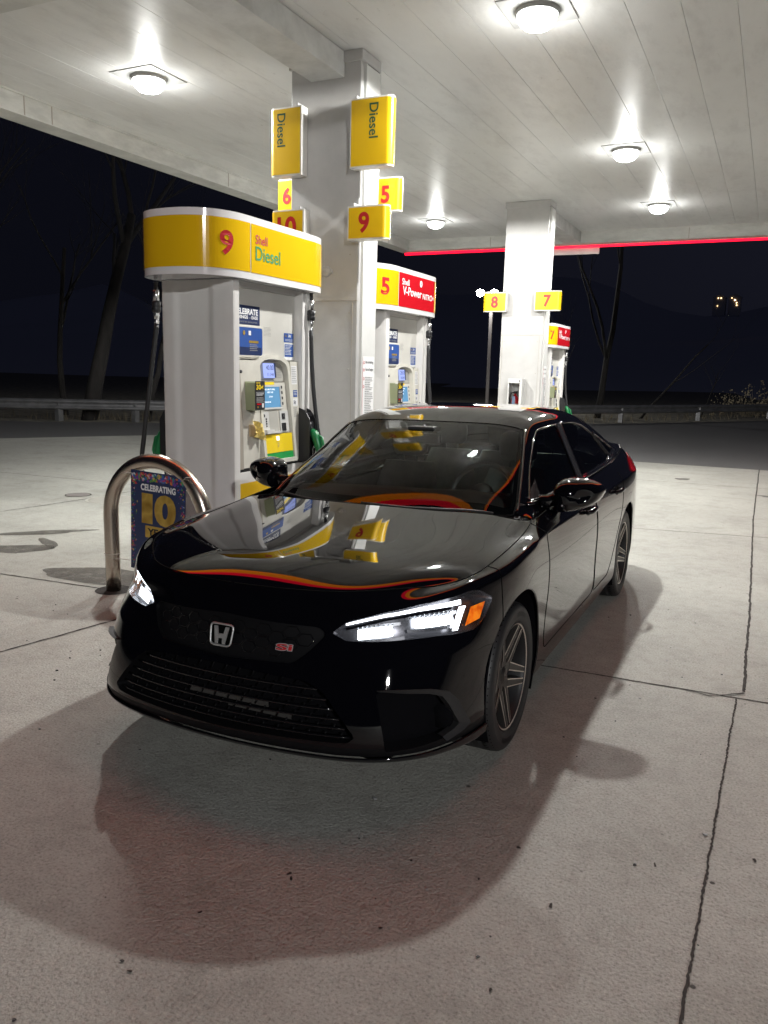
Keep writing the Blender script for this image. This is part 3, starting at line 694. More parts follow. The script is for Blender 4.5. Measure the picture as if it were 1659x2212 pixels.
        sb = rectp('savings_sticker', fp(.2365), .245, 1.80, .385, 1.87, M['blue'], t); ft = fp(.238)
        text_on('figure', '20¢', ft, .305, 1.835, .04, .026, M['white_ink'], sb, .02); text_on('figure', '10x', ft, .26, 1.84, .03, .018, M['gold'], sb, .02); lines('small_print', ft, .26, 1.825, .37, 1.806, 2, M['white_ink'], sb, .35, 3, .1)
        sb = rectp('info_sticker', fp(.2365), .245, 1.665, .39, 1.792, M['white_ink'], t); rectp('blue_field', fp(.2375), .255, 1.688, .382, 1.785, M['blue'], sb)
        lines('small_print', fp(.2385), .262, 1.778, .37, 1.70, 7, M['white_ink'], sb, .4, 4, .4)
        # ---- stickers right of the console
        fs_ = plane_map((sd*.3005, 0, .875), (0, sd, 0), (sd*-.03, 0, .777)); fs2 = plane_map((sd*.3018, 0, .875), (0, sd, 0), (sd*-.03, 0, .777))
        rectp('notice', fs_, .295, .60, .375, .745, M['white_ink'], t); lines('notice_print', fs2, .30, .735, .37, .61, 9, M['grey_ink'], t, .35, 6, .2)
        k_ = rectp('blue_sticker', fs_, .315, .50, .375, .555, M['blue'], t); lines('small_print', fs2, .32, .548, .37, .51, 3, M['white_ink'], k_, .35, 1, .2)
        k_ = rectp('price_sticker', fs_, .31, .43, .378, .49, M['white_ink'], t); text_on('figure', '5¢', fs2, .318, .44, .03, .035, M['navy'], k_, .02)
        lines('notice_print', fs2, .305, .42, .375, .34, 5, M['grey_ink'], t, .35, 16, .4)
        rectp('green_sticker', fs_, .295, .25, .325, .29, M['green_print'], t)
        # ---- hose from the topper, breakaway fitting, boot and nozzle
        hx, hy = sd*(.345 if sd > 0 else .385), sd*(.475 if sd > 0 else .49)
        h = MB(); h.lathe([(.014, 0), (.014, .06), (.019, .06), (.021, .0)][:3], (hx, hy, 2.13), 'z', 12); ho = h.obj('hose_fitting', M['rubber'], t)
        MB().lathe([(.016, -.02), (.023, -.015), (.023, .055), (.016, .06)], (hx, hy, 2.075), 'z', 14).lathe([(.014, -.10), (.020, -.095), (.022, -.055), (.017, -.05)], (hx, hy, 2.03), 'z', 14).lathe([(.012, -.16), (.0155, -.155), (.0155, -.105), (.013, -.10)], (hx, hy, 2.03), 'z', 14).obj('swivel', M['silver'], ho)
        MB().lathe([(.02, -.055), (.031, -.05), (.032, -.02), (.029, -.015), (.032, -.01), (.031, .022), (.02, .03)], (hx, hy, 2.03), 'z', 16).obj('breakaway', M['black_plastic'], ho)
        pts = []
        for k in range(16):
            q = k/15; pts.append((hx + sd*(.10*q*q if sd > 0 else .16*q), hy + sd*(.015*q if sd > 0 else .02*q), 1.90 - .98*q))
        pts += [(pts[-1][0]+sd*.02, pts[-1][1]-sd*.02, .80), (pts[-1][0]+sd*.01, pts[-1][1]-sd*.05, .70), (pts[-1][0]-sd*.02, pts[-1][1]-sd*.08, .66), (sd*.43, sd*.36, .72), (sd*.42, sd*.40, .86)]
        MB().sweep(pts, .0175, 10).obj('hose', M['rubber'], t)
        b = MB(); b.prism([(sd*.30, sd*.37, .86), (sd*.40, sd*.37, .86), (sd*.40, sd*.37, 1.20), (sd*.355, sd*.37, 1.27), (sd*.30, sd*.37, 1.29)], (0, sd*.012, 0)); b.prism([(sd*.30, sd*.458, .86), (sd*.40, sd*.458, .86), (sd*.40, sd*.458, 1.20), (sd*.355, sd*.458, 1.27), (sd*.30, sd*.458, 1.29)], (0, sd*.012, 0))
        b.box((sd*.30, sd*.382, .86), (sd*.315, sd*.458, 1.27)); b.box((sd*.315, sd*.382, 1.22), (sd*.37, sd*.458, 1.25)); b.box((sd*.30, sd*.382, .86), (sd*.39, sd*.458, .90)); b.obj('nozzle_boot', M['black_plastic'], t)
        # nozzle
        nz = MB(); nz.sweep([(sd*.39, sd*.42, 1.10), (sd*.415, sd*.42, 1.09), (sd*.44, sd*.42, 1.04), (sd*.465, sd*.42, .96), (sd*.47, sd*.42, .88)], [.028, .034, .036, .030, .022], 12)
        nz.sweep([(sd*.41, sd*.42, 1.09), (sd*.485, sd*.42, 1.06), (sd*.515, sd*.42, .96), (sd*.49, sd*.42, .885)], [.012, .011, .010, .010], 8)
        nz = nz.obj('nozzle', M['green_nozzle'], t)
        MB().sweep([(sd*.33, sd*.42, 1.18), (sd*.36, sd*.42, 1.165), (sd*.395, sd*.42, 1.12)], .012, 10).obj('spout', M['silver'], nz)
        MB().lathe([(.0, -.004), (.04, -.004), (.045, .004), (.0, .006)], (sd*.385, sd*.42, 1.14), 'x', 20).obj('splash_guard', M['black_plastic'], nz)
        MB().sweep([(sd*.43, sd*.42, 1.0), (sd*.40, sd*.42, .96), (sd*.41, sd*.42, .88), (sd*.455, sd*.42, .86)], .006, 6).obj('trigger', M['silver'], nz)
    # leaflet box and paper holder on the near door panel (car side)
    b = MB(); b.box((.292, -.345, 1.30), (.372, -.342, 1.49)); b.box((.292, -.345, 1.295), (.372, -.225, 1.30)); b.box((.292, -.228, 1.30), (.372, -.225, 1.49)); b.box((.288, -.345, 1.30), (.292, -.225, 1.50))
    lb = b.obj('leaflet_box', mat('leaflet_green', (.30, .33, .20), .4), t)
    f = plane_map((.376, -.345, 1.30), (0, 1, 0), (0, 0, 1)); cd = rectp('leaflet', f, 0, 0, .122, .205, M['black_ink'], lb); f = plane_map((.3775, -.345, 1.30), (0, 1, 0), (0, 0, 1))
    text_on('headline', '30¢', f, .012, .135, .09, .045, M['yellow_print'], cd, .03); text_on('headline', 'SAVE', f, .012, .186, .05, .012, M['yellow_print'], cd, .02)
    rectp('rule', f, .01, .124, .112, .126, M['white_ink'], cd); lines('small_print', f, .015, .118, .11, .10, 2, M['white_ink'], cd, .5, 1, .2)
    lines('small_print', f, .015, .09, .11, .05, 4, M['grey_ink'], cd, .6, 2, .1); rectp('red_rule', f, .02, .035, .075, .045, M['tred'], cd); rectp('pay_mark', f, .085, .015, .108, .045, M['white_ink'], cd); rectp('pay_mark', f, .025, .012, .04, .026, M['gold'], cd)
    if num == '9':
        rg = random.Random(3); b = MB(); P = []
        for i in range(7):
            y = -.30+.022*i
            for j in range(5):
                P.append((.315 + .035*math.sin(i*1.3+j)*.5+.02, y + rg.uniform(-.006, .006), 1.10 + .03*j - .006*i + rg.uniform(-.005, .005)))
        mk('paper_bundle', P, [(i*5+j, (i+1)*5+j, (i+1)*5+j+1, i*5+j+1) for i in range(6) for j in range(4)], mat('yellow_paper', (.75, .58, .18), .7), t)
        MB().box((.293, -.32, 1.10), (.315, -.20, 1.19), .008).obj('holder_cup', mat('clear_holder', (.55, .42, .25), .3), t)
    # ---- topper
    pth = topper_path(0); b = MB(); b.prism([(p[0], p[1], Z0) for p in pth], (0, 0, Z1-Z0)); tp = b.obj('topper', M['tw'], t, angle=35)
    f1, tot = topper_map(.003); f2, _ = topper_map(.0055)
    def skin(nm, u0, u1, m, mp=f1, z0=Z0+.048, z1=Z1-.048):
        n = max(1, int((u1-u0)/.02)); return rectp(nm, mp, u0, z0, u1, z1, m, tp, nu=n)
    half = tot/2
    for off, nn in ((0, num), (half, {'9': '10', '5': '6', '7': '8'}[num])):
        skin('yellow_band', off-1.60, off-.405, M['ty'])
        if kind == 'diesel': pa = skin('side_panel_print', off-.395, off+.53, M['ty'])
        else: pa = skin('side_panel_print', off-.395, off+.53, M['tred'])
        b = [text_on('number', nn, f2, off-.625-.055*(1 if len(nn) == 1 else 1.6), 2.335, .105*(1 if len(nn) == 1 else 1.9), .16, M['red_ink'], tp, .03)]
        if kind == 'diesel':
            text_on('lettering', 'Shell', f2, off-.345, 2.445, .145, .062, M['red_ink'], pa, .012); text_on('lettering', 'Diesel', f2, off-.345, 2.335, .31, .095, M['green_ink'], pa, .012)
        else:
            text_on('lettering', 'Shell', f2, off-.33, 2.46, .17, .060, M['white_ink'], pa, .01); text_on('lettering', 'V-Power', f2, off-.31, 2.365, .46, .082, M['white_ink'], pa, .014); text_on('lettering', 'NiTRO+', f2, off+.18, 2.36, .30, .058, M['white_ink'], pa, .014)
            text_on('mark', '0', f2, off+.10, 2.475, .06, .066, M['white_ink'], pa, .04)
    for off in (0,): emblem(f2, topper_map(.007)[0], off+.86, 2.41, .085, tp)
    return t
PY = 1.955
pump('9', 'diesel', (-1.955, PY-.005, 0), 'nearest white fuel pump with yellow number nine diesel topper')
pump('5', 'red', (-1.955, 4.385, 0), 'white fuel pump with yellow and red number five topper behind the near column', .985)
pump('7', 'red', (-1.955, 10.75, 0), 'small distant white fuel pump with number seven topper behind the far column', .925)
# ================================================================== HOOP BARRIER AND BANNER
t = thing('hoop_barrier', 'brushed steel hoop barrier guarding the pump beside the car', 'barrier', (-1.95, .97, 0))
pts = [(-.415, 0, 0), (-.415, 0, .2), (-.415, 0, .42), (-.415, 0, .56)]
for k in range(1, 24): a = math.pi - math.pi*k/24; pts.append((.415*math.cos(a), 0, .56+.40*math.sin(a)))
pts += [(.415, 0, .56), (.415, 0, .42), (.415, 0, .2), (.415, 0, 0)]
MB().sweep(pts, .052, 24).obj('hoop', M['steel'], t)
for x in (-.415, .415): MB().lathe([(.052, .003), (.09, .003), (.11, .0035), (.13, .002)], (x, 0, 0), 'z', 24).obj('footing_ring', M['joint'], t)
t = thing('banner', 'blue celebrating ten years banner tied inside the steel hoop', 'banner', (-1.915, .925, .20)); t.rotation_euler.y = R(2.2)
hw_, hh_ = .235, .69
b = MB(); b.box((-hw_, -.003, 0), (hw_, 0, hh_)); sh = b.obj('sheet', M['navy'], t)
f = plane_map((0, -.0045, 0), (1, 0, 0), (0, 0, 1)); f2 = plane_map((0, -.006, 0), (1, 0, 0), (0, 0, 1)); f3 = plane_map((0, -.0075, 0), (1, 0, 0), (0, 0, 1))
rg = random.Random(11); cols = [('conf_red', (.45, .03, .04)), ('conf_orange', (.55, .15, .03)), ('conf_green', (.12, .28, .04)), ('conf_teal', (.03, .22, .22)), ('conf_pink', (.45, .04, .16)), ('conf_blue', (.04, .10, .40)), ('conf_yellow', (.55, .38, .08)), ('conf_purple', (.13, .05, .30)), ('conf_white', (.5, .5, .55))]
cm = [mat(n_.replace('conf', 'confetti'), c_, .5) for n_, c_ in cols]; b = MB()
for i in range(420):
    e = rg.random()
    if e < .42: x = rg.uniform(-hw_+.01, hw_-.01); z = hh_ - .004 - abs(rg.gauss(0, .055)) - .008
    else: x = rg.choice((-1, 1))*(hw_ - .008 - abs(rg.gauss(0, .022))); z = rg.uniform(.12, hh_-.03) if rg.random() < .8 else rg.uniform(.03, .3)
    big = z > hh_-.09; s = rg.uniform(.006, .019) if big else rg.uniform(.0025, .009)
    if abs(x)+s > hw_ - .001 or z+s > hh_ - .001 or (z < .625 and abs(x) < .17): continue
    a = rg.uniform(0, 6.28); k = rg.choice((4, 4, 5)); ar = rg.uniform(.4, 1); yy = -.0042 - i*.0000035
    b.poly([(x + s*(math.cos(a)*math.cos(6.28*j/k) - math.sin(a)*ar*math.sin(6.28*j/k)), yy, z + s*(math.sin(a)*math.cos(6.28*j/k) + math.cos(a)*ar*math.sin(6.28*j/k))) for j in range(k)], rg.randrange(9))
b.obj('confetti', cm, sh, recalc=False)
text_on('lettering', 'CELEBRATING', f2, -.145, .560, .30, .046, M['white_ink'], sh, .04)
text_on('numeral', '1', f3, -.135, .335, .095, .208, M['gold'], sh, .05); text_on('numeral', '0', f3, -.025, .330, .185, .218, M['gold'], sh, .05)
rectp('gold_plate', f2, -.105, .238, .165, .320, M['gold'], sh, r=.006); text_on('lettering', 'YEARS', f3, -.085, .253, .235, .052, M['black_ink'], sh, .035)
emblem(f2, f3, .0, .165, .042, sh)
b = MB()
for (x, z, x2, z2) in ((.215, .67, .30, .70), (-.235, .05, -.38, .04), (.235, .05, .36, .05), (-.22, .665, -.30, .66)):
    b.sweep([(x, -.005, z), ((x+x2)/2, -.03, (z+z2)/2+.01), (x2, -.02, z2)], .0025, 6)
for (x, z) in ((-.462, .04),):
    b.sweep([(x + .056*math.cos(a)+.01, .045+.056*math.sin(a), z+.02) for a in [i*math.pi/8 for i in range(16)]], .0028, 6, closed=True)
b.obj('cable_tie', M['tie'], t)
# ================================================================== GUARD RAIL
GR = [(-24, 8.4), (-20, 10.3), (-15.8, 12.7), (-12.5, 15.0), (-9, 18), (-6, 21.2), (-2.9, 25.3), (1.7, 33), (6, 41), (12, 52)]
t = thing('guard_rail', 'long galvanised corrugated guard rail along the dark forecourt edge', 'guard rail', (-2.9, 25.3, 0)); og = Vector((-2.9, 25.3, 0))
P = [Vector((*p, 0)) for p in GR]; fine = []
for i in range(len(P)-1):
    p0, p1, p2, p3 = P[max(0, i-1)], P[i], P[i+1], P[min(len(P)-1, i+2)]
    for k in range(6):
        q = k/6; fine.append(.5*((2*p1) + (-p0+p2)*q + (2*p0-5*p1+4*p2-p3)*q*q + (-p0+3*p1-3*p2+p3)*q**3))
fine.append(P[-1])
prof = [(0, .30), (.03, .31), (.07, .345), (.07, .365), (.03, .40), (.005, .425), (.005, .455), (.03, .48), (.07, .515), (.07, .535), (.03, .575), (0, .59)]
vs = []; fs = []
for i, p in enumerate(fine):
    tt = (fine[min(i+1, len(fine)-1)] - fine[max(0, i-1)]).normalized(); nr = Vector((tt.y, -tt.x, 0))
    if nr.y > 0: nr = -nr
    for a, z in prof: vs.append(p + nr*(a+.05) + Vector((0, 0, z)) - og)
k = len(prof)
for i in range(len(fine)-1):
    for j in range(k-1): fs.append((i*k+j, (i+1)*k+j, (i+1)*k+j+1, i*k+j+1))
mk('rail', vs, fs, M['galv'], t, angle=60)
acc = 0; last = None
for i in range(0, len(fine), 3):
    p = fine[i] - og; MB().box((p.x-.08, p.y-.06, -.02), (p.x+.08, p.y+.1, .50), .01).obj('post', M['twig'] if False else M['galv'], t)
# ================================================================== LIGHT POLES
def light_pole(x, y, h, rz, label, power):
    t = thing('light_pole', label, 'light pole', (x, y, -.02), rz, 'twin headed flood light poles')
    MB().box((-.07, -.07, 0), (.07, .07, h-.35), .01).obj('pole', M['pole'], t); MB().sweep([(0, 0, h-.36), (0, 0, h-.2), (-.12, 0, h-.02), (-.3, 0, h+.0), (-.42, 0, h+.02)], .035, 8).sweep([(-.3, 0, h), (-.1, 0, h+.03), (.12, 0, h+.02)], .03, 8).obj('arm', M['pole'], t)
    for s in (-.5, .12):
        b = MB(); b.box((s-.16, -.12, h-.08), (s+.16, .16, h+.12), .03); fx = b.obj('flood_head', M['housing'], t)
        MB().lathe([(.15, -.11), (.145, -.15), (.12, -.19), (.08, -.215), (0, -.225)], (s, 0, h), 'y', 20).obj('flood_lens', M['flood'], fx)
    la = bpy.data.lights.new('flood', 'POINT'); la.energy = power; la.shadow_soft_size = .3; l = bpy.data.objects.new('flood', la); link(l, t); l.location = (-.2, -.45, h)
    return t
light_pole(-9.55, 30.7, 4.95, R(12), 'dark light pole with two bright flood heads behind the number eight sign', 500)
light_pole(11.0, -12.5, 6.2, R(150), 'light pole with two flood heads behind the photographer, mirrored in the bumper', 4500)
# ================================================================== TREES, BRUSH AND FAR LIGHTS
def tree(x, y, h, r, label, seed, lean=(0, 0), depth=4, spread=.55, z=-.05, first=.28, grp='bare trees beyond the guard rail'):
    rg = random.Random(seed); t = thing('bare_tree', label, 'tree', (x, y, z), 0, grp)
    tr = MB(); br = MB()
    def grow(b, p, d, L_, r0, dep):
        n = 6; pts = [p]; rad = [r0]
        for i in range(n):
            d = (d + Vector((rg.uniform(-1, 1), rg.uniform(-1, 1), rg.uniform(-.3, .7)))*.13).normalized(); p = p + d*L_/n; pts.append(p); rad.append(r0*(1-.5*(i+1)/n))
        b.sweep(pts, rad, 7 if r0 > .04 else 5, mi=0)
        if dep > 0:
            for k in range(rg.randint(2, 4)):
                i = rg.randint(2, n); a = rg.uniform(0, 6.28); dd = (d + Vector((math.cos(a), math.sin(a), rg.uniform(-.1, .5)))*spread*rg.uniform(.7, 1.5)).normalized()
                grow(br, pts[i], dd, L_*rg.uniform(.45, .75), rad[i]*rg.uniform(.4, .65), dep-1)
    d0 = Vector((lean[0], lean[1], 1)).normalized()
    grow(tr, Vector((0, 0, 0)), d0, h*.55, r, depth)
    tr.obj('trunk', M['bark'], t); br.obj('crown', M['twig'], t); return t
tree(-15.6, 13.6, 11, .24, 'thick pale leaning tree trunk behind the left guard rail', 3, (.22, .1), 4)
tree(-14.1, 14.3, 8, .09, 'slim forked tree right of the thick leaning trunk', 5, (.12, .05), 4)
tree(-13.3, 14.8, 6, .06, 'thin bent sapling beside the forked tree on the left', 8, (.35, .1), 3, .8)
tree(-12.2, 15.6, 5.5, .05, 'small upright sapling nearest the hose of the diesel pump', 12, (-.05, .1), 4, .8)
tree(-19.5, 13.0, 10, .13, 'faint tree at the far left behind the guard rail', 14, (.1, 0), 4)
tree(-17.6, 14.6, 9, .1, 'faint slim tree left of the thick leaning trunk', 15, (-.1, 0), 4)
tree(-4.1, 27.5, 12, .13, 'tall slim leaning tree right of the number seven pump', 21, (.16, .1), 4, .4)
tree(-2.7, 28.6, 6.5, .05, 'thin sapling bending right behind the right guard rail', 22, (.5, .1), 3, .8)
tree(-5.3, 26.2, 7, .05, 'scrubby small tree just right of the far fuel pump', 23, (-.15, .1), 4, .9)
tree(-.8, 32.0, 3.5, .03, 'low thin sapling behind the middle of the right guard rail', 24, (.2, 0), 3, .9)
b = MB(); rg = random.Random(9)
for i in range(1500):
    q = rg.random(); base = fine[min(len(fine)-1, int(q*len(fine)))] ; a = rg.uniform(0, 6.28)
    right = base.x > .2
    p = base + Vector((rg.uniform(-1.5, .6), rg.uniform(.3, 2.6), 0)); h = rg.uniform(.08, .35) if not right else rg.uniform(.2, 1.6)*rg.random()**.5
    if rg.random() < .5 and not right: p.y = base.y + rg.uniform(.05, .5)
    w = rg.uniform(.006, .02); e = p + Vector((rg.uniform(-.4, .4)*h, rg.uniform(-.3, .3)*h, h)); m_ = (p+e)/2 + Vector((rg.uniform(-.05, .05), 0, 0))
    b.b.faces.new([b.b.verts.new(v) for v in (p, p+Vector((w, 0, 0)), m_+Vector((w*.8, 0, 0)), e, m_)])
    if right:
        for k in range(5):
            c = m_.lerp(e, rg.random()) + Vector((rg.uniform(-.15, .15), rg.uniform(-.1, .1), rg.uniform(-.05, .05))); s = rg.uniform(.02, .06)
            b.b.faces.new([b.b.verts.new(c + Vector((s*math.cos(a+j*2.1), s*.5*math.sin(a+j*2.1), s*math.sin(a+j*2.1)))) for j in range(3)])
o = b.obj('roadside_weeds', M['drygrass'], recalc=False); o['kind'] = 'stuff'
def lit_house(x, y, z, pts, label):
    t = thing('distant_house', label, 'house', (x, y, z), 0, 'lit houses far away on the dark hillside')
    MB().box((-2.0, 0, -3.5), (2.0, 6, 2.6)).obj('wall', M['night_wall'], t); MB().prism([(-2.2, 0, 2.6), (2.2, 0, 2.6), (0, 0, 3.7)], (0, 6, 0)).obj('roof', M['night_wall'], t)
    for (a, c, s) in pts: MB().box((a-s, -.12, c-s), (a+s, -.02, c+s)).obj('lit_window', M['warm'], t)
# dark hillside carrying the lit houses
vs = []; fs = []; rg = random.Random(4); nx, ny = 60, 14
for j in range(ny+1):
    for i in range(nx+1):
        x = -520 + 1000*i/nx; y = 58 + 430*j/ny; q = j/ny; ridge = 46 + 10*math.sin(i*.31+1) + 6*math.sin(i*.83)
        vs.append((x, y, -.5 + ridge*(.35*q + .65*q*q) + (rg.uniform(-1, 1) if j else 0)))
for j in range(ny):
    for i in range(nx): a = j*(nx+1)+i; fs.append((a, a+1, a+nx+2, a+nx+1))
o = mk('hillside', vs, fs, mat('night_hillside', (.50, .53, .60), 1), smooth=True); o['kind'] = 'structure'
lit_house(-17.8, 300, 26, [(-.4, 2.3-.0, .13), (.5, 2.3, .13), (-.5, -.3, .09)], 'left of two tiny far houses with warm lit windows')
lit_house(-12.9, 300, 26, [(-1.0, 2.3, .10), (0, 1.6, .2), (.6, .7, .14), (.7, -.1, .14)], 'right of two tiny far houses with warm lit windows')
# ================================================================== CAR (front towards -y)
car = thing('parked_car', 'glossy black four door sedan with headlights on beside the fuel pumps', 'car', (0, .0, 0)); car.rotation_euler.y = R(-.8)
# ---------- body cage: columns run round the car in plan, rows run up the side
#      x     y     front side  corner-pullback
colsP = [(0, -.93, 1, 0, 0), (.22, -.92, 1, 0, .12), (.44, -.887, 1, 0, .7), (.625, -.822, 1, 0, 1), (.775, -.68, .85, .0, .9), (.866, -.45, .45, 0, .5),
         (.896, -.22, .12, 0, .15), (.905, .0, 0, 0, 0), (.905, .22, 0, 0, 0), (.900, .50, 0, 0, 0), (.900, .9, 0, 0, 0), (.902, 1.4, 0, 0, 0), (.902, 1.9, 0, 0, 0), (.903, 2.3, 0, 0, 0),
         (.907, 2.55, 0, 0, 0), (.910, 2.78, 0, 0, 0), (.903, 3.05, 0, .05, 0), (.880, 3.30, 0, .35, 0), (.80, 3.53, 0, .8, 0), (.60, 3.68, 0, 1, 0), (.32, 3.75, 0, 1, 0), (0, 3.77, 0, 1, 0)]
ZF = [.20, .235, .29, .38, .47, .56, .66, .745]; IF = [.095, .022, .0, .012, .034, .055, .080, .104]
ZS = [.15, .19, .27, .38, .50, .62, .74, .845]; IS = [.085, .03, .016, .013, .010, .002, .0, .016]
ZR = [.20, .25, .35, .47, .60, .72, .85, .97]; IR = [.10, .03, .01, 0, .0, .02, .05, .055]
CPB = [0, 0, 0, .0, .004, .018, .060, .060]
top8 = [(0, -.782, .80), (.22, -.766, .801), (.425, -.700, .800), (.57, -.590, .802), (.685, -.465, .799), (.785, -.332, .816), (.812, -.17, .839), (.820, .03, .856), (.818, .23, .876), (.80, .48, .912),
        (.80, .88, .945), (.81, 1.4, .962), (.81, 1.9, .973), (.80, 2.3, .985), (.79, 2.55, .992), (.775, 2.78, 1.0), (.755, 3.05, 1.015), (.735, 3.28, 1.035), (.69, 3.48, 1.05), (.50, 3.60, 1.07), (.27, 3.64, 1.08), (0, 3.65, 1.085)]
cage = []; NC = len(colsP)
for i, (x, y, wf, wr_, cp_) in enumerate(colsP):
    a = colsP[max(0, i-1)]; c = colsP[min(NC-1, i+1)]
    tx, ty = c[0]-a[0], c[1]-a[1]
    if i in (0, NC-1): tx, ty = (1, 0) if i == 0 else (-1, 0)
    l = math.hypot(tx, ty); nx_, ny_ = ty/l, -tx/l
    row = []
    for r in range(8):
        ws = 1-wf-wr_; z = ZF[r]*wf + ZS[r]*ws + ZR[r]*wr_; ins = IF[r]*wf + IS[r]*ws + IR[r]*wr_ + CPB[r]*cp_
        if r == 7 and wf < .2 and wr_ < .2: z = float(np.interp(y, [-.3, 0, .5, 2.3, 3.0, 3.3], [.805, .842, .868, .876, .888, .90]))
        if r == 6 and wf < .2 and wr_ < .2: z = float(np.interp(y, [-.3, 0, .5, 2.3, 3.0, 3.3], [.70, .72, .745, .76, .775, .79]))
        xx, yy = x - nx_*ins, y - ny_*ins
        if i in (0, NC-1): xx = 0
        row.append([xx, yy, z])
    row.append(list(top8[i])); cage.append(row)
V = []; F = []; fid = []; idx = {}
def vid(key, p):
    if key not in idx: idx[key] = len(V); V.append(list(p))
    return idx[key]
for i in range(NC):
    for r in range(9): vid(('b', i, r), cage[i][r])
for i in range(NC-1):
    for r in range(8): F.append((idx[('b', i, r)], idx[('b', i+1, r)], idx[('b', i+1, r+1)], idx[('b', i, r+1)])); fid.append(0)
# hood grid (4 x 5) sharing the top row
HZ = [.80, .862, .900, .930, .955, .972]; HY = [-.782, -.64, -.40, -.16, .04, .175]; FRX = [0, .27, .55, .80, 1]
for j in range(0, 6):
    for i in range(0, 5):
        if j == 0: idx[('h', i, 0)] = idx[('b', i, 8)]; continue
        e = top8[4+j]
        if i == 4: idx[('h', 4, j)] = idx[('b', 4+j, 8)]; continue
        f = FRX[i]; g = f**2.3
        z = HZ[j] + (e[2]-HZ[j])*g
        if i == 3: z += .006
        if i == 2 and j < 5: z -= .002
        vid(('h', i, j), (e[0]*f, HY[j] + (e[1]-HY[j])*f**2, z))
for j in range(5):
    for i in range(4): F.append((idx[('h', i, j)], idx[('h', i+1, j)], idx[('h', i+1, j+1)], idx[('h', i, j+1)])); fid.append(1)
# trunk deck grid sharing the rear top row (columns NC-1..NC-4 across, 18..14 forward)
DZ = [1.085, 1.083, 1.08, 1.075, 1.06]; DY = [3.65, 3.52, 3.38, 3.20, 3.0]; K = NC-1; FRD = [0, .39, .72, 1]
for j in range(5):
    for i in range(4):
        if j == 0: idx[('t', i, 0)] = idx[('b', K-i, 8)]; continue
        e = top8[18-j]
        if i == 3: idx[('t', 3, j)] = idx[('b', 18-j, 8)]; continue
        f = FRD[i]; vid(('t', i, j), (e[0]*f, DY[j] + (e[1]-DY[j])*f*f, DZ[j] + (e[2]-DZ[j])*f**2.5))
for j in range(4):
    for i in range(3): F.append((idx[('t', i, j)], idx[('t', i+1, j)], idx[('t', i+1, j+1)], idx[('t', i, j+1)])); fid.append(2)
def creases_for(keyrow, lo, hi, val, tag_='b'):
    return {tuple(sorted((idx[(tag_, i, keyrow)], idx[(tag_, i+1, keyrow)]))): val for i in range(lo, hi)}
cre = {}
cre.update(creases_for(7, 8, 17, .55)); cre.update(creases_for(7, 5, 8, .25)); cre.update(creases_for(1, 0, NC-1, .5)); cre.update(creases_for(5, 1, 5, .55)); cre.update(creases_for(8, 0, 5, .3))
def mirror(V, F, fid, cre):
    V = [list(v) for v in V]; mp = {}
    n = len(V)
    for k in range(n):
        if abs(V[k][0]) < 1e-6: mp[k] = k
        else: mp[k] = len(V); V.append([-V[k][0], V[k][1], V[k][2]])
    F2 = list(F) + [tuple(mp[a] for a in reversed(f)) for f in F]
    cr2 = dict(cre)
    for (a, b_), v in cre.items(): cr2[tuple(sorted((mp[a], mp[b_])))] = v
    return V, F2, list(fid)*2, cr2
def subdivide(V, F, fid, cre, level, fit=3):
    V, F, fid, cre = mirror(V, F, fid, cre)
    tgt = np.array(V); cur = tgt.copy()
    me = bpy.data.meshes.new('cage'); me.from_pydata([tuple(v) for v in cur], [], F); me.update()
    for k in range(3): me.materials.append(M['paint'])
    me.polygons.foreach_set('material_index', fid)
    at = me.attributes.new('crease_edge', 'FLOAT', 'EDGE')
    for e in me.edges:
        k = tuple(sorted(e.vertices)); at.data[e.index].value = cre.get(k, 0)
    o = bpy.data.objects.new('cage', me); COL.objects.link(o); md = o.modifiers.new('s', 'SUBSURF'); md.use_limit_surface = False
    def ev(l):
        md.levels = l; md.render_levels = l; bpy.context.view_layer.update(); dg = bpy.context.evaluated_depsgraph_get()
        return bpy.data.meshes.new_from_object(o.evaluated_get(dg))
    for it in range(fit):
        m2 = ev(3); a = np.zeros(len(m2.vertices)*3); m2.vertices.foreach_get('co', a); a = a.reshape(-1, 3)[:len(cur)]; bpy.data.meshes.remove(m2)
        cur += (tgt-a)*.9; me.vertices.foreach_set('co', cur.ravel()); me.update()
    m2 = ev(level)
    a = np.zeros(len(m2.vertices)*3); m2.vertices.foreach_get('co', a); a = a.reshape(-1, 3)
    nn = np.zeros(len(m2.vertices)*3); m2.vertices.foreach_get('normal', nn) if False else m2.vertex_normals.foreach_get('vector', nn); nn = nn.reshape(-1, 3)
    fs = [tuple(p.vertices) for p in m2.polygons]; mi = [p.material_index for p in m2.polygons]
    bpy.data.objects.remove(o); bpy.data.meshes.remove(m2); bpy.data.meshes.remove(me)
    return a, fs, mi, nn
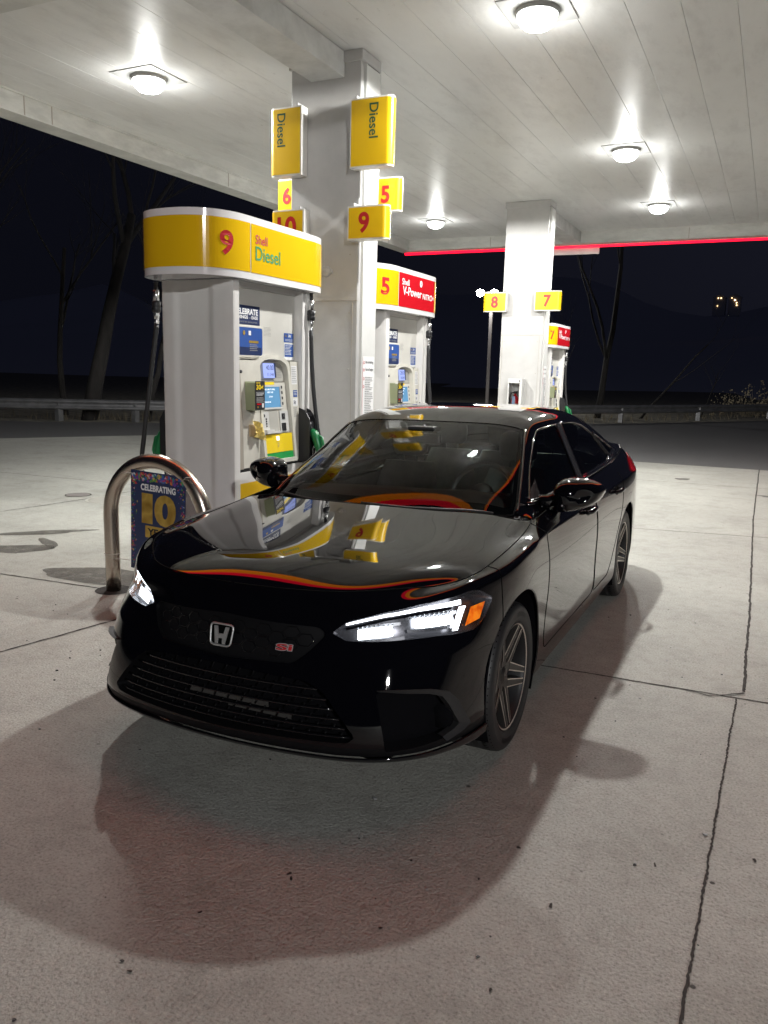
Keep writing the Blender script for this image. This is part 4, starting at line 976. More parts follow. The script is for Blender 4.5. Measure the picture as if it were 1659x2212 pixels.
class Surf:
    """a piece of smooth surface: vertices, faces and per-vertex normals"""
    def __init__(s, v, f, n): s.v = [np.array(x) for x in v]; s.f = list(f); s.n = [np.array(x) for x in n]
    def split(s, fun):
        """fun(array Nx3)->values; returns (positive part, negative part) cut cleanly along zero"""
        A = np.array(s.v); val = fun(A); nv = list(s.v); nn = list(s.n); cut = {}
        val = np.where(np.abs(val) < 1e-6, 1e-6, val)
        def cp2(a, b):
            k = (a, b) if a < b else (b, a)
            if k not in cut:
                t = val[k[0]]/(val[k[0]]-val[k[1]]); cut[k] = len(nv)
                nv.append(A[k[0]]*(1-t)+A[k[1]]*t); q = s.n[k[0]]*(1-t)+s.n[k[1]]*t; nn.append(q/np.linalg.norm(q))
            return cut[k]
        P, Q = [], []
        for f in s.f:
            sg = [val[i] > 0 for i in f]
            if all(sg): P.append(f)
            elif not any(sg): Q.append(f)
            else:
                p, q = [], []
                for a, b in zip(f, f[1:]+f[:1]):
                    (p if val[a] > 0 else q).append(a)
                    if (val[a] > 0) != (val[b] > 0): c = cp2(a, b); p.append(c); q.append(c)
                if len(p) > 2: P.append(tuple(p))
                if len(q) > 2: Q.append(tuple(q))
        return Surf._mk(nv, nn, P), Surf._mk(nv, nn, Q)
    @staticmethod
    def _mk(nv, nn, F):
        use = sorted({i for f in F for i in f}); mp = {k: j for j, k in enumerate(use)}
        return Surf([nv[i] for i in use], [tuple(mp[i] for i in f) for f in F], [nn[i] for i in use])
    def offset(s, d): return Surf([v + n*d for v, n in zip(s.v, s.n)], s.f, s.n)
    def moved(s, d): return Surf([v + np.array(d) for v in s.v], s.f, s.n)
    def obj(s, name, m, parent, thick=0):
        v = [tuple(x) for x in s.v]; f = list(s.f); n = [tuple(x) for x in s.n]
        me = bpy.data.meshes.new(name); me.from_pydata(v, [], f); me.materials.append(m); me.shade_smooth()
        me.normals_split_custom_set_from_vertices(n)
        o = link(bpy.data.objects.new(name, me), parent)
        if thick:
            sm = o.modifiers.new('thickness', 'SOLIDIFY'); sm.thickness = thick; sm.offset = -1; sm.use_rim = True
        return o
    def boundary(s):
        from collections import Counter
        c = Counter()
        for f in s.f:
            for a, b in zip(f, f[1:]+f[:1]): c[(min(a, b), max(a, b))] += 1
        es = [e for e, k in c.items() if k == 1]; adj = {}
        for a, b in es: adj.setdefault(a, []).append(b); adj.setdefault(b, []).append(a)
        seen = set(); loops = []
        for st in adj:
            if st in seen: continue
            path = [st]; seen.add(st); cur = st
            while True:
                nx = [q for q in adj[cur] if q not in seen]
                if not nx: break
                cur = nx[0]; seen.add(cur); path.append(cur)
            loops.append(path)
        return loops
bv, bf, bm_, bn = subdivide(V, F, fid, cre, 4)
if bn[np.argmax(bv[:, 0])][0] < 0: bn = -bn; bf = [f[::-1] for f in bf]
def sub_of(k): 
    fs = [f for f, m_ in zip(bf, bm_) if m_ in k]; return Surf._mk(list(bv), list(bn), fs)
BODY = BVHTree.FromPolygons([Vector(v) for v in bv], bf)
def on_front(x, z, off=0.0, y0=-2.5, maxd=6):
    h = BODY.ray_cast(Vector((x, y0, z)), Vector((0, 1, 0)), maxd)
    if h[0] is None: return None
    return h[0] + h[1]*(off if h[1].y < 0 else -off)
TH0 = .15
def on_theta(th, z, off=0.0):
    d = Vector((math.sin(th), -math.cos(th), 0)); o = Vector((0, TH0, z)) + d*2.5
    h = BODY.ray_cast(o, -d, 3)
    if h[0] is None: return Vector((0, TH0, z)) + d*.8
    n = h[1] if h[1].dot(d) > 0 else -h[1]
    return h[0] + n*off
def th_of(x, y): return math.atan2(x, TH0-y)
def poly_sdf(poly, P):
    """signed distance, positive inside; P Nx2"""
    P = np.asarray(P); d = np.full(len(P), 1e9); ins = np.zeros(len(P), bool); n = len(poly)
    for i in range(n):
        a = np.array(poly[i]); b = np.array(poly[(i+1) % n]); e = b-a; w = P-a
        t = np.clip((w@e)/max(1e-12, e@e), 0, 1); d = np.minimum(d, np.linalg.norm(w-np.outer(t, e), axis=1))
        c = ((a[1] > P[:, 1]) != (b[1] > P[:, 1])) & (P[:, 0] < (b[0]-a[0])*(P[:, 1]-a[1])/((b[1]-a[1]) if abs(b[1]-a[1]) > 1e-12 else 1e-12)+a[0]); ins ^= c
    return np.where(ins, d, -d)
def rounded(poly, r, n=5):
    out = []; k = len(poly); P = [np.array(p, float) for p in poly]
    for i in range(k):
        a, b, c = P[i-1], P[i], P[(i+1) % k]; rr = r[i] if isinstance(r, (list, tuple)) else r
        u = (a-b); v = (c-b); lu, lv = np.linalg.norm(u), np.linalg.norm(v); d = min(rr, lu*.45, lv*.45)
        if d <= 0: out.append(tuple(b)); continue
        p0 = b+u/lu*d; p1 = b+v/lv*d
        for j in range(n+1): t = j/n; out.append(tuple((1-t)**2*p0 + 2*t*(1-t)*b + t*t*p1))
    return out
def side_f(poly, xmin=.5): 
    return lambda A: np.where(np.abs(A[:, 0]) > xmin, poly_sdf(poly, A[:, 1:3]), -1.0)
def front_f(poly, ymax=0.0):
    return lambda A: np.where(A[:, 1] < ymax, poly_sdf(poly, np.stack([A[:, 0], A[:, 2]], 1)), -1.0)
def theta_f(poly, ymax=.4):
    return lambda A: np.where(A[:, 1] < ymax, poly_sdf(poly, np.stack([np.arctan2(np.abs(A[:, 0]), TH0-A[:, 1])*.85, A[:, 2]], 1)), -1.0)
def side_only(S, sg): 
    a, b = S.split(lambda A: A[:, 0]*sg); return a
lower = sub_of((0,)); hood = sub_of((1,)); deck = sub_of((2,))
# wheel arch cuts
WR = .362
def arch(yc, zc=.335, r=WR): return lambda A: np.where(np.abs(A[:, 0]) > .5, np.hypot(A[:, 1]-yc, A[:, 2]-zc) - r, 1.0)
for yc in (0.0, 2.736): lower, _ = lower.split(arch(yc))
def gapline(name, pts, r=.0028, closed=True, m='gap', parent=None):
    o = MB().sweep(pts, r, 6, closed=closed, cap=not closed).obj(name, M[m], parent); return o
gaps = MB(); ng = 0
def add_gap(S, mb=None, r=.0026, filt=None):
    mb = mb or gaps
    for lp in S.boundary():
        pts = [S.v[i] - S.n[i]*.0006 for i in lp]
        if filt:
            run = []
            for p in pts + [None]:
                if p is not None and filt(p): run.append(p)
                else:
                    if len(run) > 3: mb.sweep(run[::2] + [run[-1]], r, 5, cap=False)
                    run = []
            continue
        if len(pts) < 8: continue
        mb.sweep(pts[::2], r, 5, closed=True, cap=False)
# doors
fdoor = rounded([(.445, .925), (.43, .86), (.45, .74), (.478, .55), (.452, .34), (.48, .292), (1.60, .292), (1.648, .34), (1.635, .48), (1.60, .65), (1.565, .82), (1.55, 1.02), (.445, 1.02)], .03)
rdoor = rounded([(1.566, 1.02), (1.581, .82), (1.616, .65), (1.651, .48), (1.664, .34), (1.64, .292), (2.10, .292), (2.22, .36), (2.34, .47), (2.45, .66), (2.48, .78), (2.50, .86), (2.60, 1.05)], .03)
# headlights polygons in (theta*.85, z)
def T(x, y, z): return (th_of(x, y)*.85, z)
HLo = [T(*q) for q in ((0.415, -0.767, 0.662), (0.456, -0.737, 0.698), (0.574, -0.669, 0.733), (0.678, -0.579, 0.756), (0.765, -0.471, 0.769), (0.804, -0.399, 0.781), (0.827, -0.350, 0.777), (0.859, -0.278, 0.734), (0.857, -0.292, 0.714), (0.850, -0.343, 0.667), (0.834, -0.407, 0.636), (0.796, -0.485, 0.635), (0.741, -0.563, 0.640), (0.651, -0.656, 0.638), (0.550, -0.722, 0.635), (0.469, -0.759, 0.636))]
HLp = rounded(HLo, .008)
lower, hl = lower.split(lambda A: -theta_f(HLp)(A))
# front lower grille and upper grille, fog pockets
LG = rounded([(-.36, .500), (0, .517), (.36, .500), (.43, .466), (.50, .389), (.556, .322), (.53, .300), (0, .288), (-.53, .300), (-.556, .322), (-.50, .389), (-.43, .466)], .03)
UG = rounded([(-.40, .655), (-.37, .680), (0, .700), (.37, .680), (.40, .655), (.345, .588), (.30, .553), (0, .540), (-.30, .553), (-.345, .588)], .018)
lower, lg = lower.split(lambda A: -front_f(LG, -.5)(A))
lower, ug = lower.split(lambda A: -front_f(UG, -.5)(A))
FG = rounded([T(.605, -.79, .476), T(.69, -.73, .475), T(.755, -.65, .463), T(.790, -.593, .440), T(.812, -.559, .40), T(.838, -.505, .312), T(.80, -.62, .278), T(.751, -.71, .272), T(.652, -.804, .266)], .012)
lower, fg = lower.split(lambda A: -theta_f(FG)(A))
# splitter / lip: lowest strip of the front
lower, lip = lower.split(lambda A: np.where(A[:, 1] < -.3, A[:, 2]-.282-.0*A[:, 1], 1))
lower, sill = lower.split(lambda A: np.where((A[:, 1] > .3) & (A[:, 1] < 2.4), A[:, 2]-.274, 1))
body_parts = []
for sg in (1, -1):
    pass
d1, lower = lower.split(side_f(fdoor)); d2, lower = lower.split(side_f(rdoor))
# front bumper cover / fender / rear quarter
bump_c, lower = lower.split(lambda A: np.where(A[:, 1] < .2, np.minimum(-.215 - A[:, 1] + .05*(A[:, 2]-.6), 1), -1))
bump_low = Surf._mk(bump_c.v, bump_c.n, bump_c.f)
fend, quarter = lower.split(lambda A: 1.2 - A[:, 1])
rb, quarter = quarter.split(lambda A: np.minimum(A[:, 1]-3.1, .80-A[:, 2]))
bump_c.obj('front_bumper', M['paint'], car)
for sg in (1, -1):
    side_only(fend, sg).obj('fender', M['paint'], car); side_only(quarter, sg).obj('rear_quarter', M['paint'], car)
    q = side_only(d1, sg); FD = q.obj('front_door', M['paint'], car); q2 = side_only(d2, sg); RD = q2.obj('rear_door', M['paint'], car)
    for S_, D_ in ((q, FD), (q2, RD)):
        g = MB(); add_gap(S_, g, .003, lambda p: p[2] < .93); g.obj('shut_line', M['gap'], D_)
    # handle: recessed cup and grip
    for (hy, D_) in ((1.365, FD), (2.275, RD)):
        h = BODY.ray_cast(Vector((sg*2, hy, .842)), Vector((-sg, 0, 0)), 3); c = h[0]
        b = MB(); pts = [c + Vector((sg*a, q_, zz)) for a, q_, zz in ((.004, -.105, -.004), (.030, -.085, 0), (.036, -.03, .003), (.036, .04, .003), (.030, .075, 0), (.006, .09, -.002))]
        b.sweep(pts, [.010, .014, .0155, .0155, .014, .011], 10); hd = b.obj('handle', M['paint'], D_)
        vs = [c + Vector((sg*.002, .075*math.cos(a)-.01, .028*math.sin(a)-.004)) for a in [i*.42 for i in range(15)]]
        P_ = []
        for v in vs:
            hh = BODY.ray_cast(Vector((sg*2, v.y, v.z)), Vector((-sg, 0, 0)), 3); P_.append(hh[0] + Vector((sg*.0012, 0, 0)))
        mk('handle_cup', P_, [tuple(range(15))], M['gap'], hd)
rb.obj('rear_bumper', M['paint'], car); hood_o = hood.obj('hood', M['paint'], car)
deck.obj('trunk_lid', M['paint'], car)
for sg in (1, -1): side_only(sill, sg).obj('side_sill', M['gloss_black'], car)

lp_, up_ = lip.split(lambda A: .246 - A[:, 2]); up_.obj('lower_valance', M['trim'], car)
lp_.offset(.014).obj('front_splitter', M['gloss_black'], car, .008)
add_gap(hood, r=.0032, filt=lambda p: True)
add_gap(bump_c, r=.0028, filt=lambda p: abs(p[1]+.215) < .03 and p[2] > .45)
gaps.obj('shut_line', M['gap'], car)
# recessed grilles: dark pockets behind the openings, with slats and mesh
def pocket(S, d, name, m, parent):
    o = S.offset(-d); ob = o.obj(name, m, parent)
    b = MB()
    for lp in S.boundary():
        if len(lp) < 8: continue
        A = [b.b.verts.new(S.v[i]) for i in lp]; C = [b.b.verts.new(o.v[i]) for i in lp]
        for k in range(len(A)): b.b.faces.new((A[k], A[(k+1) % len(A)], C[(k+1) % len(A)], C[k]))
    b.obj('opening_rim', M['trim'], ob, angle=50); return ob
glo = pocket(lg, .07, 'lower_grille', M['liner'], car); gup = pocket(ug, .016, 'upper_grille', M['trim'], car)
b = MB()
for z in (.315, .347, .379, .411, .443, .475):
    w = float(np.interp(z, [.32, .389, .466, .50], [.55, .50, .43, .36])) - .012; pts = []
    for k in range(25):
        x = -w + 2*w*k/24; p = on_front(x, z, -.018)
        if p: pts.append(p)
    b.sweep(pts, .0055, 6)
b.obj('slat', M['gloss_black'], glo)
b = MB(); rows = 7
for r in range(rows):
    z0 = .296 + r*.031
    for k in range(-16, 17):
        x = k*.062 + (.031 if r % 2 else 0); w = float(np.interp(z0+.02, [.32, .389, .466, .50], [.55, .50, .43, .36])) - .03
        if abs(x) > w: continue
        a_ = on_front(x, z0, -.034); c_ = on_front(x+.012, z0+.031, -.034)
        if a_ and c_: b.sweep([a_, c_], .0028, 4)
b.obj('mesh', M['trim'], glo)
MB().box((-.16, -.866, .372), (.20, -.862, .392)).box((.02, -.866, .345), (.30, -.862, .362)).obj('radiator_highlight', mat('radiator_highlight_grey', (.05, .048, .045), .6), glo)  # paler bars stand in for the highlight on the radiator
# hexagon pattern on the upper grille
b = MB(); hx_ = .036
for r in range(-1, 8):
    for k in range(-9, 10):
        cx_ = k*hx_*3 + (hx_*1.5 if r % 2 else 0); cz_ = .545 + r*hx_*.62
        pts = []
        for a in range(6):
            px_, pz_ = cx_ + hx_*.9*math.cos(a*math.pi/3), cz_ + hx_*.62*math.sin(a*math.pi/3)
            pts.append((px_, pz_))
        if all(poly_sdf(UG, np.array([q]))[0] > .008 for q in pts):
            P3 = [on_front(q[0], q[1], -.0145) for q in pts]
            if all(P3): b.sweep(P3, .0022, 4, closed=True)
b.obj('hexagon_mesh', M['gloss_black'], gup)
# lower grille surround lip
# fog pocket with trim
for sg in (1, -1):
    s_ = side_only(fg, sg); o_ = pocket(s_, .05, 'air_vent', M['liner'], car)
    OU = [(.606, -.788, .483), (.688, -.729, .482), (.758, -.65, .470), (.794, -.593, .450), (.815, -.56, .411), (.846, -.502, .307), (.833, -.545, .292), (.80, -.625, .277)]
    IN = [(.612, -.785, .478), (.69, -.727, .468), (.752, -.66, .455), (.780, -.612, .436), (.798, -.592, .402), (.822, -.548, .318), (.812, -.575, .306), (.79, -.63, .292)]
    b = MB(); L4 = []
    for (P_, o1) in ((OU, -.004), (OU, .022), (IN, .010), (IN, -.02)): L4.append([b.b.verts.new(on_theta(sg*th_of(q[0], q[1]), q[2], o1)) for q in P_])
    for A, C in zip(L4, L4[1:]):
        for k in range(len(A)-1): b.b.faces.new((A[k], A[k+1], C[k+1], C[k]))
    b.obj('vent_blade', M['vent'], o_)
    MB().lathe([(0, 0), (.04, 0), (.046, .02), (.05, .02)], tuple(on_theta(sg*th_of(.79, -.60), .345, -.035)), 'y', 20).obj('fog_recess', M['liner'], o_)
# ---------- headlights
for sg in (1, -1):
    s_ = side_only(hl, sg); ho_ = s_.obj('headlight', M['lamp_glass'], car)
    inn_ = s_.offset(-.05)
    io = inn_.obj('housing', M['housing_dark'], ho_)
    b = MB()
    for lp in s_.boundary():
        if len(lp) < 8: continue
        A = [b.b.verts.new(s_.v[i]) for i in lp]; C = [b.b.verts.new(inn_.v[i]) for i in lp]
        for k in range(len(A)): b.b.faces.new((A[k], A[(k+1) % len(A)], C[(k+1) % len(A)], C[k]))
    b.obj('housing_wall', M['reflector'], ho_)
    def strip(nm, path, hgt, off, m, par, thick=.006):
        """ribbon along path [(x,y,z)] on the inner surface, hgt tall"""
        vs = []; fs = []; P2 = []
        for a, c in zip(path, path[1:]):
            for k in range(6): t_ = k/6; P2.append([a[i]*(1-t_)+c[i]*t_ for i in range(len(a))])
        P2.append(list(path[-1]))
        for p in P2:
            hh = p[3] if len(p) > 3 else hgt
            for dz in (-hh/2, hh/2):
                vs.append(on_theta(sg*th_of(p[0], p[1]), p[2]+dz, off))
        for i in range(len(P2)-1): fs.append((2*i, 2*i+2, 2*i+3, 2*i+1))
        return mk(nm, vs, fs, m, par, smooth=True)
    strip('running_light', [(0.456, -0.738, 0.691, 0.006), (0.586, -0.664, 0.725, 0.010), (0.681, -0.584, 0.739, 0.013), (0.768, -0.475, 0.743, 0.016), (0.792, -0.434, 0.744, 0.018)], .01, -.012, M['drl'], ho_)
    # vertical light bar at the outer end
    vs = []; 
    for k_ in range(4):
        for A_, B_ in (((0.784, -0.497, 0.648), (0.790, -0.445, 0.728)), ((0.798, -0.474, 0.647), (0.806, -0.416, 0.726))):
            q_ = [A_[i] + (B_[i]-A_[i])*k_/3 for i in range(3)]; vs.append(on_theta(sg*th_of(q_[0], q_[1]), q_[2], -.012))
    mk('light_bar', vs, [(2*i, 2*i+1, 2*i+3, 2*i+2) for i in range(3)], M['drl'], ho_)
    for (xa, ya, xb, yb, za, zb) in ((0.502, -0.732, 0.615, -0.665, 0.659, 0.671), (0.681, -0.603, 0.786, -0.472, 0.688, 0.686)):
        o1_ = strip('projector', [(xa, ya, za), (xb, yb, zb)], .030, -.026, M['projector'], ho_)
        b = MB()
        for k in range(9):
            t_ = k/8; x_, y_ = xa+(xb-xa)*t_, ya+(yb-ya)*t_
            b.sweep([on_theta(sg*th_of(x_, y_), za+.017, -.03), on_theta(sg*th_of(x_, y_), za+.032, -.022)], .003, 5)
        b.obj('cooling_fin', M['reflector'], ho_)
        strip('reflector_shelf', [(xa-.03, ya-.02, za-.022), (xb+.03, yb+.03, zb-.024)], .010, -.02, M['reflector'], ho_)
        strip('reflector_shelf', [(xa-.03, ya-.02, za+.02), (xb+.02, yb+.03, zb+.02)], .010, -.036, M['reflector'], ho_)
    strip('bezel', [(0.456, -0.738, 0.676, .010), (0.586, -0.664, 0.710, .010), (0.681, -0.584, 0.724, .010), (0.768, -0.475, 0.728, .010)], .01, -.010, M['gloss_black'], ho_)
    vs = [on_theta(sg*th_of(x, y), z, -.012) for x, y, z in ((0.819, -0.393, 0.718), (0.850, -0.311, 0.724), (0.845, -0.357, 0.667), (0.814, -0.438, 0.655))]
    mk('turn_reflector', vs, [(0, 1, 2, 3)], M['amber'], ho_)
    strip('reflector_shelf', [(.805, -.43, .768, .012), (.845, -.33, .765, .020)], .01, -.012, M['reflector'], ho_)
# ---------- greenhouse
G = [[(0, .20, .945), (.38, .285, .94), (.60, .42, .925), (.715, .565, .915), (.765, .60, .90), (.80, .64, .885)],
     [(0, .42, 1.082), (.37, .475, 1.070), (.575, .59, 1.040), (.685, .71, 1.005), (.75, .74, .955), (.80, .76, .905)],
     [(0, .76, 1.222), (.34, .79, 1.212), (.525, .85, 1.172), (.638, .92, 1.118), (.72, .93, 1.03), (.802, .93, .92)],
     [(0, 1.15, 1.325), (.31, 1.157, 1.322), (.47, 1.17, 1.312), (.568, 1.19, 1.288), (.685, 1.20, 1.13), (.806, 1.20, .93)],
     [(0, 1.42, 1.392), (.31, 1.42, 1.387), (.47, 1.43, 1.37), (.570, 1.44, 1.325), (.685, 1.44, 1.14), (.808, 1.44, .935)],
     [(0, 1.85, 1.408), (.31, 1.85, 1.402), (.47, 1.85, 1.384), (.575, 1.85, 1.335), (.688, 1.85, 1.15), (.810, 1.85, .945)],
     [(0, 2.28, 1.385), (.31, 2.28, 1.379), (.47, 2.28, 1.36), (.580, 2.28, 1.31), (.69, 2.28, 1.14), (.805, 2.28, .955)],
     [(0, 2.62, 1.335), (.31, 2.62, 1.33), (.48, 2.62, 1.31), (.592, 2.62, 1.255), (.69, 2.62, 1.12), (.795, 2.62, .965)],
     [(0, 2.95, 1.25), (.32, 2.95, 1.245), (.50, 2.94, 1.225), (.615, 2.93, 1.175), (.692, 2.93, 1.085), (.775, 2.93, .975)],
     [(0, 3.26, 1.13), (.33, 3.25, 1.125), (.52, 3.24, 1.11), (.648, 3.22, 1.08), (.700, 3.22, 1.04), (.755, 3.22, .985)],
     [(0, 3.46, 1.03), (.33, 3.45, 1.03), (.53, 3.44, 1.02), (.66, 3.42, 1.005), (.70, 3.42, .99), (.735, 3.42, .97)]]
V2 = [p for row in G for p in row]; F2 = []; 
for i in range(10):
    for j in range(5): F2.append((i*6+j, i*6+j+1, (i+1)*6+j+1, (i+1)*6+j))
cre2 = {}
for i in range(10): cre2[tuple(sorted((i*6+3, (i+1)*6+3)))] = .35
gv, gf, gm, gn = subdivide(V2, F2, [0]*len(F2), cre2, 5)
if gn[np.argmax(gv[:, 2])][2] < 0: gn = -gn; gf = [f[::-1] for f in gf]
gh = Surf(gv, gf, gn); GHB = BVHTree.FromPolygons([Vector(v) for v in gv], gf)
# windscreen opening in plan (|x|, y)
def ws_f(A):
    x = np.abs(A[:, 0]); y = A[:, 1]; xe = np.interp(y, [.1, .45, .6, .9, 1.16, 1.3], [.62, .70, .685, .612, .545, .52])
    yt = 1.135 + .03*(x/.55)**2; yb = .19 + .30*(x/.70)**2.2
    return np.minimum(np.minimum(xe-x, yt-y), y-yb)
def rg_f(A):
    x = np.abs(A[:, 0]); y = A[:, 1]; xe = np.interp(y, [2.5, 2.7, 3.3], [.50, .515, .60]); return np.minimum(np.minimum(xe-x, y-2.60-.02*(x/.5)**2), 3.30-y)
wsg, gh = gh.split(ws_f); rgg, gh = gh.split(rg_f)
fw = rounded([(.70, .968), (1.30, .985), (1.545, .990), (1.685, 1.298), (1.28, 1.285), (1.16, 1.235), (.97, 1.13)], [.01, .0, .012, .02, .06, .06, .05])
rw = rounded([(1.665, .992), (2.60, 1.010), (2.665, 1.03), (2.53, 1.205), (2.36, 1.262), (2.10, 1.293), (1.80, 1.300)], [.012, .03, .02, .03, .05, .05, .02])
qw = rounded([(2.745, 1.028), (3.06, 1.052), (2.78, 1.150), (2.60, 1.200)], [.02, .02, .04, .02])
wins = []
for nm, pl in (('side_window', fw), ('side_window', rw), ('quarter_window', qw)):
    a_, gh = gh.split(side_f(pl, .5)); wins.append((nm, a_, pl))
pil, gh = gh.split(side_f(rounded([(1.56, .95), (1.665, .98), (1.80, 1.302), (1.69, 1.30), (1.545, .99)], .005), .5))
gh.obj('roof', M['paint'], car); pil.offset(.002).obj('door_pillar_cover', M['satin'], car, .004)
ws_o = wsg.obj('windscreen', M['windscreen'], car); rg_o = rgg.obj('rear_window', M['side_glass'], car)
b = MB(); add_gap(wsg, b, .004); b.obj('seal', M['gap'], ws_o)
b = MB(); add_gap(rgg, b, .004); b.obj('seal', M['gap'], rg_o)
# black ceramic band along the lower windscreen edge and header
low, mid_ = wsg.split(lambda A: -(A[:, 1] - (.19 + .30*(np.abs(A[:, 0])/.70)**2.2) - .085)); low.offset(-.003).obj('dark_band', M['gap'], ws_o)
hi, _ = wsg.split(lambda A: A[:, 1] - (1.135 + .03*(np.abs(A[:, 0])/.55)**2) + .035); hi.offset(-.003).obj('dark_band', M['gap'], ws_o)
sd_, _ = wsg.split(lambda A: np.abs(A[:, 0]) - np.interp(A[:, 1], [.1, .45, .6, .9, 1.16, 1.3], [.62, .70, .685, .612, .545, .52]) + .022); sd_.offset(-.003).obj('dark_band', M['gap'], ws_o)
for nm, s0, pl in wins:
    for sg in (1, -1):
        s_ = side_only(s0, sg)
        if not s_.f: continue
        w_ = s_.offset(-.003).obj(nm, M['side_glass'], car); b = MB(); add_gap(s_, b, .0065); b.obj('window_seal', M['gloss_trim'], w_)
# belt moulding and roof rail moulding
for sg in (1, -1):
    b = MB(); pts = []
    for y in np.linspace(.66, 3.12, 40):
        z = float(np.interp(y, [.66, 1.3, 1.6, 2.6, 3.12], [.955, .972, .979, .996, 1.04]))
        h = GHB.ray_cast(Vector((sg*2, y, z)), Vector((-sg, 0, 0)), 3)
        if h[0]: pts.append(h[0] + Vector((sg*.002, 0, 0)))
    b.sweep(pts, .0125, 8); b.obj('belt_moulding', M['gloss_trim'], car)
    # black sail panel at the mirror
    P_ = []
    for y, z in ((.60, .952), (.72, .957), (.80, .966), (.90, 1.06), (.84, 1.035)):
        h = GHB.ray_cast(Vector((sg*2, y, z)), Vector((-sg, 0, 0)), 3); P_.append(h[0] + Vector((sg*.004, 0, 0)))
    mk('mirror_sail', P_, [tuple(range(5))], M['trim'], car)
for sg in (1, -1):
    b = MB(); pts = []
    for y in np.linspace(.47, 1.17, 26):
        x = float(np.interp(y, [.1, .45, .6, .9, 1.16, 1.3], [.62, .70, .685, .612, .545, .52])) + .012
        h = GHB.ray_cast(Vector((sg*x, y, 2)), Vector((0, 0, -1)), 3)
        if h[0]: pts.append(h[0] + Vector((0, 0, .001)))
    b.sweep(pts, .008, 8); b.obj('pillar_moulding', M['gloss_trim'], car)
# cowl and wipers
b = MB(); P_ = []; 
for k in range(21):
    x = -.72 + 1.44*k/20; yb = .16 + .30*(abs(x)/.70)**2.2; z = .958 - .03*(abs(x)/.7)**2
    P_ += [(x, yb-.02, z-.045), (x, yb+.14, z+.0)]
mk('cowl_panel', P_, [(2*i, 2*i+2, 2*i+3, 2*i+1) for i in range(20)], M['trim'], car, smooth=True)
for (x0, x1) in ((.62, .02), (-.02, -.55)):
    pts = []
    for k in range(12):
        t_ = k/11; x = x0 + (x1-x0)*t_; y = .212 + .30*(abs(x)/.70)**2.2 + .01*t_
        h = GHB.ray_cast(Vector((x, y, 2)), Vector((0, 0, -1)), 3)
        if h[0]: pts.append(h[0] + Vector((0, -.006, .012)))
    MB().sweep(pts, .006, 6).obj('wiper', M['rubber'], car)
# tail lights
TL = rounded([(2.93, .905), (3.02, .885), (3.30, .90), (3.55, .915), (3.70, .93), (3.70, .99), (3.45, .985), (3.2, .955)], .01)
for sg in (1, -1):
    s_ = side_only(sub_of((0,)), sg); a_, _ = s_.split(lambda A: poly_sdf(TL, np.stack([A[:, 1], A[:, 2]], 1))); a_, _ = a_.split(lambda A: np.abs(A[:, 0])-.30); a_.offset(.006).obj('tail_light', M['tail_red'], car)
